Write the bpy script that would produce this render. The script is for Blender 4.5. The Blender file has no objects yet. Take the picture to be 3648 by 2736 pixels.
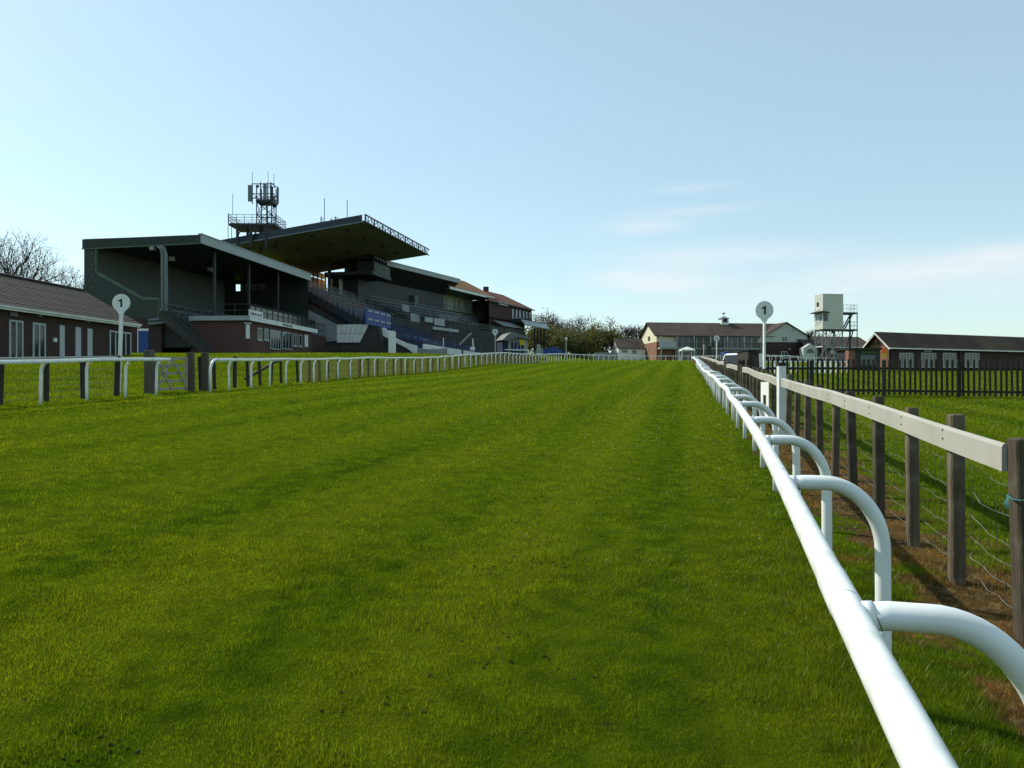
import bpy, math, random
import numpy as np
from mathutils import Vector
R = math.radians
random.seed(7)
SC = bpy.context.scene
COL = SC.collection

# ------------------------------------------------------------------ camera
F = 2700.0; CX = 1824.0; CY = 1368.0; EYE = 1.7        # focal length and centre in photograph pixels
cam_d = bpy.data.cameras.new('camera'); cam = bpy.data.objects.new('camera', cam_d); COL.objects.link(cam)
cam.location = (0, 0, EYE); cam.rotation_euler = (R(90), 0, 0)
cam_d.sensor_width = 36.0; cam_d.lens = 36.0 * F / 3648.0
cam_d.clip_start = 0.05; cam_d.clip_end = 12000
SC.camera = cam

# ------------------------------------------------------------------ sky and sun
SUN_AZ, SUN_EL = -57.0, 40.0          # degrees right of the view direction, above the horizon
w = bpy.data.worlds.new('World'); SC.world = w; w.use_nodes = True
nt = w.node_tree; nt.nodes.clear()
def N(tree, typ, **kw):
    n = tree.nodes.new(typ)
    for k, v in kw.items(): setattr(n, k, v)
    return n
def mth(tree, op, a, b=None, c=None, clamp=False):
    n = tree.nodes.new('ShaderNodeMath'); n.operation = op; n.use_clamp = clamp
    for i, x in enumerate((a, b, c)):
        if x is None: continue
        if isinstance(x, (int, float)): n.inputs[i].default_value = x
        else: tree.links.new(x, n.inputs[i])
    return n.outputs[0]
def mixc(tree, fac, a, b, mode='MIX'):
    n = tree.nodes.new('ShaderNodeMix'); n.data_type = 'RGBA'; n.blend_type = mode
    for i, x in ((0, fac), (6, a), (7, b)):
        if isinstance(x, (int, float)): n.inputs[i].default_value = x
        elif isinstance(x, (tuple, list)): n.inputs[i].default_value = (*x[:3], 1)
        else: tree.links.new(x, n.inputs[i])
    return n.outputs[2]
sky = N(nt, 'ShaderNodeTexSky', sky_type='NISHITA', sun_disc=False)
sky.sun_elevation = R(SUN_EL); sky.sun_rotation = R(SUN_AZ)
sky.altitude = 0; sky.air_density = 1.0; sky.dust_density = 0.45; sky.ozone_density = 1.6
tcs = N(nt, 'ShaderNodeTexCoord'); sep = N(nt, 'ShaderNodeSeparateXYZ'); nt.links.new(tcs.outputs['Generated'], sep.inputs[0])
az = mth(nt, 'ARCTAN2', sep.outputs[0], sep.outputs[1]); el = mth(nt, 'ARCSINE', sep.outputs[2])
comb = N(nt, 'ShaderNodeCombineXYZ')
nt.links.new(mth(nt, 'MULTIPLY', az, 5.0), comb.inputs[0]); nt.links.new(mth(nt, 'MULTIPLY', el, 34.0), comb.inputs[1])
nz = N(nt, 'ShaderNodeTexNoise'); nt.links.new(comb.outputs[0], nz.inputs['Vector'])
nz.inputs['Scale'].default_value = 1.0; nz.inputs['Detail'].default_value = 9; nz.inputs['Roughness'].default_value = .62
wob = mth(nt, 'MULTIPLY', mth(nt, 'SUBTRACT', nz.outputs[0], .5), .02)
elw = mth(nt, 'ADD', el, wob)
streaks = [(1500, 405, 80, 9, .22), (1520, 455, 130, 8, .3), (1395, 489, 80, 14, .45), (1560, 550, 210, 22, .42),
           (1425, 607, 120, 24, .6), (1340, 596, 50, 9, .35), (2000, 585, 280, 30, .6), (2170, 541, 90, 13, .4), (1900, 640, 520, 30, .3),
           (2700, 520, 300, 40, .4), (3300, 420, 260, 40, .35), (-500, 330, 300, 30, .25), (-1400, 420, 300, 40, .35)]
total = None
for (x, y, sx, sy, st) in streaks:
    a0 = math.atan((x - 1106) / 1637.0) if x < 2300 and x > 0 else (x - 1106) / 1637.0
    e0 = math.atan((829.5 - y) / 1637.0 * math.cos(a0) if abs(a0) < 1 else .2)
    da = mth(nt, 'DIVIDE', mth(nt, 'SUBTRACT', az, a0), sx / 1637.0 * math.cos(min(abs(a0), 1)) ** 2)
    de = mth(nt, 'DIVIDE', mth(nt, 'SUBTRACT', elw, e0), sy / 1637.0)
    q = mth(nt, 'ADD', mth(nt, 'MULTIPLY', da, da), mth(nt, 'MULTIPLY', de, de))
    g = mth(nt, 'MULTIPLY', mth(nt, 'EXPONENT', mth(nt, 'MULTIPLY', q, -0.8)), st)
    total = g if total is None else mth(nt, 'ADD', total, g)
cl = mth(nt, 'MULTIPLY', total, mth(nt, 'ADD', -.15, mth(nt, 'MULTIPLY', nz.outputs[0], 2.3)), clamp=True)
# the sky of this day: a thin milky haze takes some of the blue out
grad = mixc(nt, 1.0, sky.outputs[0], (1.0, 1.06, .98), 'MULTIPLY')
grad = mixc(nt, .42, grad, (3.9, 5.1, 5.45))
cloudcol = mixc(nt, mth(nt, 'MULTIPLY', cl, .85), grad, (5.7, 5.8, 5.85))
SKYMIX = cloudcol
bg = N(nt, 'ShaderNodeBackground'); bg.inputs[1].default_value = .145
nt.links.new(SKYMIX, bg.inputs[0])
out = N(nt, 'ShaderNodeOutputWorld'); nt.links.new(bg.outputs[0], out.inputs[0])
sl = bpy.data.lights.new('sun', 'SUN'); sl.energy = 4.6; sl.angle = R(.55); sl.color = (1, .94, .82)
sun = bpy.data.objects.new('sun', sl); COL.objects.link(sun)
sdir = Vector((math.sin(R(SUN_AZ)) * math.cos(R(SUN_EL)), math.cos(R(SUN_AZ)) * math.cos(R(SUN_EL)), math.sin(R(SUN_EL))))
sun.rotation_euler = sdir.to_track_quat('Z', 'Y').to_euler(); sun.location = (-40, 40, 60)
vs = SC.view_settings; vs.view_transform = 'Standard'; vs.look = 'None'; vs.exposure = 0.2; vs.gamma = 1.0; vs.use_curve_mapping = False
SC.cycles.use_denoising = True
SC.cycles.max_bounces = 6; SC.cycles.transparent_max_bounces = 12

# ------------------------------------------------------------------ helpers
def ss(a, b, x):
    t = np.clip((x - a) / (b - a), 0, 1); return t * t * (3 - 2 * t)
def vnoise(x, y, seed=0):
    x = np.asarray(x, float); y = np.asarray(y, float)
    xi = np.floor(x).astype(np.int64); yi = np.floor(y).astype(np.int64); fx = x - xi; fy = y - yi
    fx = fx * fx * (3 - 2 * fx); fy = fy * fy * (3 - 2 * fy)
    def h(a, b):
        n = (a * 374761393 + b * 668265263 + seed * 974634631) & 0xFFFFFFFF
        n = ((n ^ (n >> 13)) * 1274126177) & 0xFFFFFFFF
        return ((n ^ (n >> 16)) & 0xFFFF) / 65535.0
    return (h(xi, yi) * (1 - fx) + h(xi + 1, yi) * fx) * (1 - fy) + (h(xi, yi + 1) * (1 - fx) + h(xi + 1, yi + 1) * fx) * fy

XR_T = np.array([(-60, -14), (0, .35), (1.9, .845), (3.8, 1.355), (5.7, 1.88), (7.6, 2.36), (9.5, 2.82), (11.4, 3.30), (13.3, 3.75), (15.2, 4.18),
                 (19, 5.02), (24.7, 6.27), (30.7, 7.66), (49.5, 12.06), (81, 19.2), (90, 21.8), (100, 26.5), (112, 34), (120, 42), (126, 54)])
XL_T = np.array([(-60, -17), (0, -13), (12, -11.8), (17.6, -10.9), (20.5, -9.95), (23.5, -9.4), (28, -8.75), (33, -8.4), (38, -7.9), (44, -6.6), (51.5, -5.0),
                 (87, 3.4), (100, 6.6), (110, 9.8), (117, 14.1), (124, 20), (129, 27), (132, 33), (134, 41), (136, 54), (137, 70)])
ZL_T = np.array([(-60, .42), (20, .42), (25, .41), (31, .32), (38, .29), (51, .21), (60, .40), (70, .52), (80, .30), (90, .25), (100, .28), (117, 0.0), (132, -.3), (200, -.3)])
MSL = 0.0437
def _sm(tab, y):
    y = np.asarray(y, float); return sum(np.interp(y + o, tab[:, 0], tab[:, 1]) * w_ for o, w_ in ((-4, .12), (-2, .22), (0, .32), (2, .22), (4, .12)))
def XR(y): return np.interp(y, XR_T[:, 0], XR_T[:, 1])
def XL(y): return np.interp(y, XL_T[:, 0], XL_T[:, 1])
def gz(x, y):
    x = np.asarray(x, float); y = np.asarray(y, float)
    up = np.where(y > 230, 230 + 70 * (1 - np.exp(-(y - 230) / 70)), y); up = np.where(up < -30, -30 - 30 * (1 - np.exp((up + 30) / 30)), up)
    zl = _sm(ZL_T, y); xl = XL(y); xr = XR(y)
    t = np.clip((x - xr) / np.minimum(xl - xr, -1.0), 0, 1)
    r = zl * ss(0, 1, t)
    dist = np.maximum(xl - x, 0)
    top = np.interp(y, [0, 30, 60, 80, 95, 110, 150, 220], [1.0, 1.2, 1.5, 1.45, 1.1, .9, .9, .6])
    bank = (top - zl) * ss(1.0, 12, dist) * ss(20, 4, x)
    r = r + bank
    r = np.where(y > 118, r + (-.25 * ss(12, 24, x) - r * ss(12, 24, x)) * ss(118, 140, y), r)
    lat = x - .226 * y - 2.0
    r = r - .4 * ss(9, 25, lat)
    r = r + .05 * (vnoise(x / 5, y / 5, 3) - .5) * ss(1, 10, np.abs(y)) + .02 * (vnoise(x / 1.3, y / 1.3, 5) - .5)
    return MSL * up + r
def g1(x, y): return float(gz(x, y))
def at(px, py, Y): return ((px - CX) / F * Y, Y, EYE + (CY - py) / F * Y)

class Frame:
    """local (k along the front, L back from it, z) <-> world"""
    def __init__(s, ox, oy, tx, ty):
        n = math.hypot(tx, ty); s.o = (ox, oy); s.t = (tx / n, ty / n); s.n = (-ty / n, tx / n)
    def w(s, k, L, z): return (s.o[0] + s.t[0] * k + s.n[0] * L, s.o[1] + s.t[1] * k + s.n[1] * L, z)
    def px(s, px, py, L):            # photograph pixel on the vertical plane at L -> (k, z)
        u = (px - CX) / F; v = (CY - py) / F
        c = (s.o[0] * s.n[0] + s.o[1] * s.n[1] + L) / (u * s.n[0] + s.n[1])
        x, y = u * c, c
        return ((x - s.o[0]) * s.t[0] + (y - s.o[1]) * s.t[1], EYE + v * c)
    def pk(s, px, py, k):            # photograph pixel on the cross plane at k -> (L, z)
        u = (px - CX) / F; v = (CY - py) / F
        c = (s.o[0] * s.t[0] + s.o[1] * s.t[1] + k) / (u * s.t[0] + s.t[1])
        x, y = u * c, c
        return ((x - s.o[0]) * s.n[0] + (y - s.o[1]) * s.n[1], EYE + v * c)
    def rect(s, x0, y0, x1, y1, L):
        xm, ym = (x0 + x1) / 2, (y0 + y1) / 2
        return s.px(x0, ym, L)[0], s.px(x1, ym, L)[0], s.px(xm, y1, L)[1], s.px(xm, y0, L)[1]

class MB:
    def __init__(s, fr=None): s.v = []; s.f = []; s.fr = fr
    def add(s, p): s.v.append(s.fr.w(*p) if s.fr else tuple(p)); return len(s.v) - 1
    def face(s, *pts): s.f.append([s.add(p) for p in pts])
    def hexa(s, P):
        i = [s.add(p) for p in P]
        for q in ((0, 3, 2, 1), (4, 5, 6, 7), (0, 1, 5, 4), (1, 2, 6, 5), (2, 3, 7, 6), (3, 0, 4, 7)): s.f.append([i[j] for j in q])
    def box(s, a0, a1, b0, b1, c0, c1):
        s.hexa([(a0, b0, c0), (a1, b0, c0), (a1, b1, c0), (a0, b1, c0), (a0, b0, c1), (a1, b0, c1), (a1, b1, c1), (a0, b1, c1)])
        return s
    def prism(s, pts, e0, e1, axis=0):
        """pts: outline in the two other axes; extruded along axis from e0 to e1"""
        def P(a, b, e): return (e, a, b) if axis == 0 else ((a, e, b) if axis == 1 else (a, b, e))
        n = len(pts); i0 = [s.add(P(a, b, e0)) for a, b in pts]; i1 = [s.add(P(a, b, e1)) for a, b in pts]
        s.f.append(i0[::-1]); s.f.append(i1)
        for j in range(n): s.f.append([i0[j], i0[(j + 1) % n], i1[(j + 1) % n], i1[j]])
        return s
    def bar(s, p, q, a, b=None):
        b = b or a; p = Vector(p); q = Vector(q); d = (q - p)
        if d.length < 1e-6: return s
        d.normalize(); up = Vector((0, 0, 1)) if abs(d.z) < .95 else Vector((1, 0, 0))
        x = d.cross(up).normalized(); y = x.cross(d)
        P = []
        for o in (p, q):
            for sx, sy in ((-1, -1), (1, -1), (1, 1), (-1, 1)): P.append(tuple(o + x * sx * a / 2 + y * sy * b / 2))
        s.hexa(P); return s
    def sweep(s, path, prof, caps=True, carry=False):
        """prof: list of (side, up); path: list of 3D points"""
        path = [Vector(p) for p in path]; rings = []
        for i, p in enumerate(path):
            d = (path[min(i + 1, len(path) - 1)] - path[max(i - 1, 0)]).normalized()
            ref = Vector((0, 0, 1)) if abs(d.z) < .97 else Vector((0, 1, 0))
            x = d.cross(ref).normalized()
            if carry and i: x = (px - d * px.dot(d)).normalized()
            px = x; y = x.cross(d)
            rings.append([s.add(tuple(p + x * a + y * b)) for a, b in prof])
        n = len(prof)
        for i in range(len(rings) - 1):
            for j in range(n):
                s.f.append([rings[i][j], rings[i][(j + 1) % n], rings[i + 1][(j + 1) % n], rings[i + 1][j]])
        if caps: s.f.append(rings[0][::-1]); s.f.append(list(rings[-1]))
        return s
    def tube(s, path, r, n=8, caps=True, r2=None):
        r2 = r2 or r
        return s.sweep(path, [(r * math.cos(2 * math.pi * j / n), r2 * math.sin(2 * math.pi * j / n)) for j in range(n)], caps, True)
    def lathe(s, c, prof, n=16):
        rings = [[s.add((c[0] + r * math.cos(2 * math.pi * j / n), c[1] + r * math.sin(2 * math.pi * j / n), c[2] + z)) for j in range(n)] for r, z in prof]
        for i in range(len(rings) - 1):
            for j in range(n): s.f.append([rings[i][j], rings[i][(j + 1) % n], rings[i + 1][(j + 1) % n], rings[i + 1][j]])
        s.f.append(rings[0][::-1]); s.f.append(rings[-1]); return s
    def mesh(s, name, base=(0, 0, 0), smooth=False):
        me = bpy.data.meshes.new(name)
        bx, by, bz = base
        me.from_pydata([(x - bx, y - by, z - bz) for x, y, z in s.v], [], s.f)
        if smooth:
            me.polygons.foreach_set('use_smooth', [True] * len(me.polygons))
        me.update(); return me

BASE = {}
def tag(o, label=None, cat=None, group=None, kind=None):
    for k, v in (('label', label), ('category', cat), ('group', group), ('kind', kind)):
        if v: o[k] = v
    return o
def thing(name, label, cat, base, group=None):
    o = bpy.data.objects.new(name, None); COL.objects.link(o); o.location = base; o.empty_display_size = .3
    BASE[o.name] = tuple(base); return tag(o, label, cat, group)
def part(name, mb, mat, parent, smooth=False, label=None):
    b = BASE[parent.name]; me = mb.mesh(name, b, smooth); me.materials.append(mat)
    o = bpy.data.objects.new(name, me); COL.objects.link(o); o.parent = parent; BASE[o.name] = b
    if label: o['label'] = label
    return o
def single(name, mb, mat, label, cat, group=None, kind=None, base=None, smooth=False):
    if base is None:
        A = np.array(mb.v); base = (float(A[:, 0].mean()), float(A[:, 1].mean()), float(A[:, 2].min()))
    me = mb.mesh(name, base, smooth); me.materials.append(mat)
    o = bpy.data.objects.new(name, me); COL.objects.link(o); o.location = base; BASE[o.name] = tuple(base)
    return tag(o, label, cat, group, kind)
def inst(name, me, parent, loc, rz=0, sc=(1, 1, 1), rx=0, ry=0):
    """a part that shares mesh data, placed at a world location"""
    b = BASE[parent.name]; o = bpy.data.objects.new(name, me); COL.objects.link(o); o.parent = parent
    o.location = (loc[0] - b[0], loc[1] - b[1], loc[2] - b[2]); o.rotation_euler = (rx, ry, rz); o.scale = sc
    BASE[o.name] = tuple(loc); return o
def text(name, body, size, mat, parent, loc, rot, ext=.002, offset=0, shear=0):
    cu = bpy.data.curves.new(name, 'FONT'); cu.body = body; cu.size = size; cu.extrude = ext; cu.offset = offset
    cu.align_x = 'CENTER'; cu.align_y = 'CENTER'
    tmp = bpy.data.objects.new(name, cu); COL.objects.link(tmp); bpy.context.view_layer.update()
    me = bpy.data.meshes.new_from_object(tmp.evaluated_get(bpy.context.evaluated_depsgraph_get())); bpy.data.objects.remove(tmp); bpy.data.curves.remove(cu)
    me.materials.clear(); me.materials.append(mat)
    b = BASE[parent.name]; o = bpy.data.objects.new(name, me); COL.objects.link(o); o.parent = parent
    o.location = (loc[0] - b[0], loc[1] - b[1], loc[2] - b[2]); o.rotation_euler = rot; return o

# ------------------------------------------------------------------ materials
def newmat(name):
    m = bpy.data.materials.new(name); m.use_nodes = True; t = m.node_tree
    return m, t, t.nodes['Principled BSDF']
def mat(name, col, rough=.7, var=.18, scale=2.0, bump=0.0, metal=0.0, spec=.3, fine=0.0, streak=None, dirt=None, rand=0.0):
    m, t, b = newmat(name)
    tc = N(t, 'ShaderNodeTexCoord'); vec = tc.outputs['Object']
    if streak:
        mp = N(t, 'ShaderNodeMapping'); mp.inputs['Scale'].default_value = streak; t.links.new(vec, mp.inputs[0]); vec = mp.outputs[0]
    n1 = N(t, 'ShaderNodeTexNoise'); n1.inputs['Scale'].default_value = scale; n1.inputs['Detail'].default_value = 5; t.links.new(vec, n1.inputs['Vector'])
    lo = tuple(c * (1 - var) for c in col); hi = tuple(min(1, c * (1 + var)) for c in col)
    r = N(t, 'ShaderNodeMapRange'); r.inputs[1].default_value = .3; r.inputs[2].default_value = .7; t.links.new(n1.outputs[0], r.inputs[0])
    c = mixc(t, r.outputs[0], lo, hi)
    if dirt:
        n3 = N(t, 'ShaderNodeTexNoise'); n3.inputs['Scale'].default_value = dirt[1]; n3.inputs['Detail'].default_value = 8; t.links.new(tc.outputs['Object'], n3.inputs['Vector'])
        r3 = N(t, 'ShaderNodeMapRange'); r3.inputs[1].default_value = .5; r3.inputs[2].default_value = .75; r3.inputs[4].default_value = dirt[2]; t.links.new(n3.outputs[0], r3.inputs[0])
        c = mixc(t, r3.outputs[0], c, dirt[0])
    if rand:
        oi = N(t, 'ShaderNodeObjectInfo'); rr_ = mth(t, 'ADD', 1 - rand, mth(t, 'MULTIPLY', oi.outputs['Random'], 2 * rand)); cc_ = N(t, 'ShaderNodeCombineXYZ')
        for i_ in range(3): t.links.new(rr_, cc_.inputs[i_])
        c = mixc(t, 1.0, c, cc_.outputs[0], 'MULTIPLY')
    t.links.new(c, b.inputs['Base Color'])
    b.inputs['Roughness'].default_value = rough; b.inputs['Metallic'].default_value = metal
    b.inputs['Specular IOR Level'].default_value = spec
    if bump:
        n2 = N(t, 'ShaderNodeTexNoise'); n2.inputs['Scale'].default_value = fine or scale * 6; n2.inputs['Detail'].default_value = 6; t.links.new(vec, n2.inputs['Vector'])
        bp = N(t, 'ShaderNodeBump'); bp.inputs['Strength'].default_value = bump; bp.inputs['Distance'].default_value = .02
        t.links.new(n2.outputs[0], bp.inputs['Height']); t.links.new(bp.outputs[0], b.inputs['Normal'])
    return m
def brickmat(name, c1, c2, mortar, rough=.85):
    m, t, b = newmat(name); tc = N(t, 'ShaderNodeTexCoord'); s = N(t, 'ShaderNodeSeparateXYZ'); t.links.new(tc.outputs['Object'], s.inputs[0])
    cb = N(t, 'ShaderNodeCombineXYZ'); t.links.new(mth(t, 'ADD', s.outputs[0], s.outputs[1]), cb.inputs[0]); t.links.new(s.outputs[2], cb.inputs[1])
    br = N(t, 'ShaderNodeTexBrick'); t.links.new(cb.outputs[0], br.inputs['Vector']); br.inputs['Scale'].default_value = 1
    br.inputs['Color1'].default_value = (*c1, 1); br.inputs['Color2'].default_value = (*c2, 1); br.inputs['Mortar'].default_value = (*mortar, 1)
    br.inputs['Mortar Size'].default_value = .006; br.inputs['Brick Width'].default_value = .225; br.inputs['Row Height'].default_value = .075
    n1 = N(t, 'ShaderNodeTexNoise'); n1.inputs['Scale'].default_value = .7; n1.inputs['Detail'].default_value = 6; t.links.new(tc.outputs['Object'], n1.inputs['Vector'])
    c = mixc(t, mth(t, 'MULTIPLY', n1.outputs[0], .5), br.outputs[0], tuple(x * .45 for x in c1))
    t.links.new(c, b.inputs['Base Color']); b.inputs['Roughness'].default_value = rough; return m
def glassmat(name, col=(.015, .022, .026), rough=.06):
    m, t, b = newmat(name); b.inputs['Base Color'].default_value = (*col, 1); b.inputs['Roughness'].default_value = rough
    b.inputs['Specular IOR Level'].default_value = .5
    tc = N(t, 'ShaderNodeTexCoord'); n1 = N(t, 'ShaderNodeTexNoise'); n1.inputs['Scale'].default_value = .8; t.links.new(tc.outputs['Object'], n1.inputs['Vector'])
    bp = N(t, 'ShaderNodeBump'); bp.inputs['Strength'].default_value = .05; t.links.new(n1.outputs[0], bp.inputs['Height']); t.links.new(bp.outputs[0], b.inputs['Normal'])
    return m
def sheetmat(name, col, trans):
    m = bpy.data.materials.new(name); m.use_nodes = True; t = m.node_tree; t.nodes.clear()
    d = N(t, 'ShaderNodeBsdfDiffuse'); d.inputs[0].default_value = (*col, 1); tl = N(t, 'ShaderNodeBsdfTranslucent'); tl.inputs[0].default_value = (*col, 1)
    tp = N(t, 'ShaderNodeBsdfTransparent'); a = N(t, 'ShaderNodeMixShader'); a.inputs[0].default_value = .5
    tc = N(t, 'ShaderNodeTexCoord'); n1 = N(t, 'ShaderNodeTexNoise'); n1.inputs['Scale'].default_value = 3; t.links.new(tc.outputs['Object'], n1.inputs['Vector'])
    t.links.new(d.outputs[0], a.inputs[1]); t.links.new(tl.outputs[0], a.inputs[2])
    mx = N(t, 'ShaderNodeMixShader'); t.links.new(mth(t, 'ADD', trans - .1, mth(t, 'MULTIPLY', n1.outputs[0], .2)), mx.inputs[0])
    t.links.new(a.outputs[0], mx.inputs[1]); t.links.new(tp.outputs[0], mx.inputs[2])
    o = N(t, 'ShaderNodeOutputMaterial'); t.links.new(mx.outputs[0], o.inputs[0]); return m
def leafmat(name, col, var=.35, tr=.4):
    m = bpy.data.materials.new(name); m.use_nodes = True; t = m.node_tree; t.nodes.clear()
    g = N(t, 'ShaderNodeNewGeometry'); n1 = N(t, 'ShaderNodeTexNoise'); n1.inputs['Scale'].default_value = .9; t.links.new(g.outputs['Position'], n1.inputs['Vector'])
    rn = N(t, 'ShaderNodeTexWhiteNoise'); t.links.new(g.outputs['Position'], rn.inputs['Vector'])
    c = mixc(t, n1.outputs[0], tuple(x * (1 - var) for x in col), tuple(x * (1 + var) for x in col))
    d = N(t, 'ShaderNodeBsdfDiffuse'); tl = N(t, 'ShaderNodeBsdfTranslucent'); t.links.new(c, d.inputs[0]); t.links.new(c, tl.inputs[0])
    a = N(t, 'ShaderNodeMixShader'); a.inputs[0].default_value = tr; t.links.new(d.outputs[0], a.inputs[1]); t.links.new(tl.outputs[0], a.inputs[2])
    o = N(t, 'ShaderNodeOutputMaterial'); t.links.new(a.outputs[0], o.inputs[0]); return m

# turf colour, shared by the ground sheet and the blades
tg = bpy.data.node_groups.new('turf_colour', 'ShaderNodeTree')
tg.interface.new_socket('Color', in_out='OUTPUT', socket_type='NodeSocketColor')
tg.interface.new_socket('Soil', in_out='OUTPUT', socket_type='NodeSocketFloat')
go = N(tg, 'NodeGroupOutput'); ge = N(tg, 'ShaderNodeNewGeometry'); P3 = ge.outputs['Position']
sx = N(tg, 'ShaderNodeSeparateXYZ'); tg.links.new(P3, sx.inputs[0])
lat = mth(tg, 'SUBTRACT', sx.outputs[0], mth(tg, 'MULTIPLY', sx.outputs[1], .226))
def gn(scale, detail=4, vec=None, rough=.55):
    n = N(tg, 'ShaderNodeTexNoise'); n.inputs['Scale'].default_value = scale; n.inputs['Detail'].default_value = detail; n.inputs['Roughness'].default_value = rough
    tg.links.new(vec or P3, n.inputs['Vector']); return n.outputs[0]
def gr(x, a, b, c=0., d=1.):
    r = N(tg, 'ShaderNodeMapRange'); r.inputs[1].default_value = a; r.inputs[2].default_value = b; r.inputs[3].default_value = c; r.inputs[4].default_value = d
    tg.links.new(x, r.inputs[0]); return r.outputs[0]
cs = N(tg, 'ShaderNodeCombineXYZ'); tg.links.new(mth(tg, 'MULTIPLY', lat, .75), cs.inputs[0]); tg.links.new(mth(tg, 'MULTIPLY', sx.outputs[1], .035), cs.inputs[1])
stripe = gn(1.0, 2, cs.outputs[0]); big = gn(.22, 3); midn = gn(4.5, 5); fine = gn(9, 5, rough=.7)
DARK, MID, LITE = (.028, .062, .0025), (.074, .120, .0042), (.152, .190, .0085)
c = mixc(tg, gr(midn, .36, .62, 0., .95), DARK, MID)
c = mixc(tg, mth(tg, 'MULTIPLY', gr(big, .35, .65), .10), c, LITE)
c = mixc(tg, mth(tg, 'MULTIPLY', gr(stripe, .40, .64), .20), c, LITE)
c = mixc(tg, mth(tg, 'MULTIPLY', gr(stripe, .48, .38), .05), c, DARK)
mow = mth(tg, 'SINE', mth(tg, 'MULTIPLY', lat, 3.1))
c = mixc(tg, mth(tg, 'MULTIPLY', gr(mow, -.6, .6), .20), c, LITE)                             # mowing stripes along the track
c = mixc(tg, mth(tg, 'MULTIPLY', gr(fine, .55, .72), .35), c, (.018, .042, .001))
c = mixc(tg, mth(tg, 'MULTIPLY', gr(gn(2.2, 4), .6, .72), .30), c, (.135, .140, .010))       # tired, yellowing patches
spots = mth(tg, 'MULTIPLY', gr(gn(4.2, 4), .66, .72), gr(gn(.4, 2), .46, .6))
c = mixc(tg, mth(tg, 'MULTIPLY', spots, .75), c, (.045, .036, .012))                        # scuffed earth where hooves cut in
edge = mth(tg, 'ADD', lat, mth(tg, 'MULTIPLY', mth(tg, 'SUBTRACT', gn(1.6, 6, rough=.65), .5), 2.6))
soil = mth(tg, 'MULTIPLY', gr(edge, 1.42, 1.6), gr(edge, 2.62, 2.4))
soilc = mixc(tg, gr(gn(2.6, 5), .38, .62), (.060, .040, .022), (.145, .078, .030))
soilc = mixc(tg, gr(gn(16, 5), .5, .7), soilc, (.20, .145, .08))
c = mixc(tg, mth(tg, 'MULTIPLY', soil, .95), c, soilc)
tg.links.new(c, go.inputs['Color']); tg.links.new(soil, go.inputs['Soil'])

m_ground = bpy.data.materials.new('turf'); m_ground.use_nodes = True; t_ = m_ground.node_tree; t_.nodes.clear()
gnod = N(t_, 'ShaderNodeGroup'); gnod.node_tree = tg; d_ = N(t_, 'ShaderNodeBsdfDiffuse'); t_.links.new(gnod.outputs[0], d_.inputs[0])
gg = N(t_, 'ShaderNodeNewGeometry'); nb = N(t_, 'ShaderNodeTexNoise'); nb.inputs['Scale'].default_value = 11; nb.inputs['Detail'].default_value = 8; nb.inputs['Roughness'].default_value = .75
t_.links.new(gg.outputs['Position'], nb.inputs['Vector']); bp_ = N(t_, 'ShaderNodeBump'); bp_.inputs['Strength'].default_value = 1.0; bp_.inputs['Distance'].default_value = .09
t_.links.new(nb.outputs[0], bp_.inputs['Height']); t_.links.new(bp_.outputs[0], d_.inputs['Normal'])
o_ = N(t_, 'ShaderNodeOutputMaterial'); t_.links.new(d_.outputs[0], o_.inputs[0])
m_blade = bpy.data.materials.new('grass_blades'); m_blade.use_nodes = True; t_ = m_blade.node_tree; t_.nodes.clear()
gnod = N(t_, 'ShaderNodeGroup'); gnod.node_tree = tg; at_ = N(t_, 'ShaderNodeAttribute'); at_.attribute_name = 'tone'
bc = mixc(t_, 1.0, gnod.outputs[0], at_.outputs['Color'], 'MULTIPLY')
d_ = N(t_, 'ShaderNodeBsdfDiffuse'); t_.links.new(bc, d_.inputs[0])
tl_ = N(t_, 'ShaderNodeBsdfTranslucent'); t_.links.new(mixc(t_, 1.0, bc, (2.25, 2.15, .75), 'MULTIPLY'), tl_.inputs[0])
mx_ = N(t_, 'ShaderNodeMixShader'); mx_.inputs[0].default_value = .5; t_.links.new(d_.outputs[0], mx_.inputs[1]); t_.links.new(tl_.outputs[0], mx_.inputs[2])
gl_ = N(t_, 'ShaderNodeBsdfGlossy'); gl_.inputs['Roughness'].default_value = .35; gl_.inputs[0].default_value = (.7, .8, .55, 1)
m2_ = N(t_, 'ShaderNodeMixShader'); m2_.inputs[0].default_value = .014; t_.links.new(mx_.outputs[0], m2_.inputs[1]); t_.links.new(gl_.outputs[0], m2_.inputs[2])
o_ = N(t_, 'ShaderNodeOutputMaterial'); t_.links.new(m2_.outputs[0], o_.inputs[0])

m_pvc = mat('white_rail_plastic', (.74, .77, .76), .34, .06, 1.2, spec=.5, bump=.03, fine=30, dirt=((.36, .40, .30), 6, .6))
m_pvcd = mat('white_post_plastic', (.70, .74, .74), .4, .06, 2.0, spec=.4, dirt=((.38, .42, .34), 2.5, .35))
m_cream = mat('cream_rail_plastic', (.36, .355, .31), .5, .10, 2.0, bump=.12, fine=60, dirt=((.34, .32, .25), 5, .45))
m_wood = mat('weathered_timber', (.078, .061, .039), .9, .35, 3.0, bump=.6, fine=14, streak=(6, 6, .6), dirt=((.20, .185, .14), 4, .6), rand=.35)
m_woodg = mat('grey_timber', (.13, .115, .085), .9, .3, 3.0, bump=.5, fine=14, streak=(6, 6, .6))
m_woodd = mat('dark_stained_timber', (.030, .027, .022), .85, .3, 3.0, bump=.4, fine=12, streak=(5, 5, .7), rand=.3)
m_wire = mat('galvanised_wire', (.22, .225, .22), .45, .2, 8, metal=.7)
m_wired = mat('dull_wire', (.12, .12, .11), .5, .2, 8, metal=.5)
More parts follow.
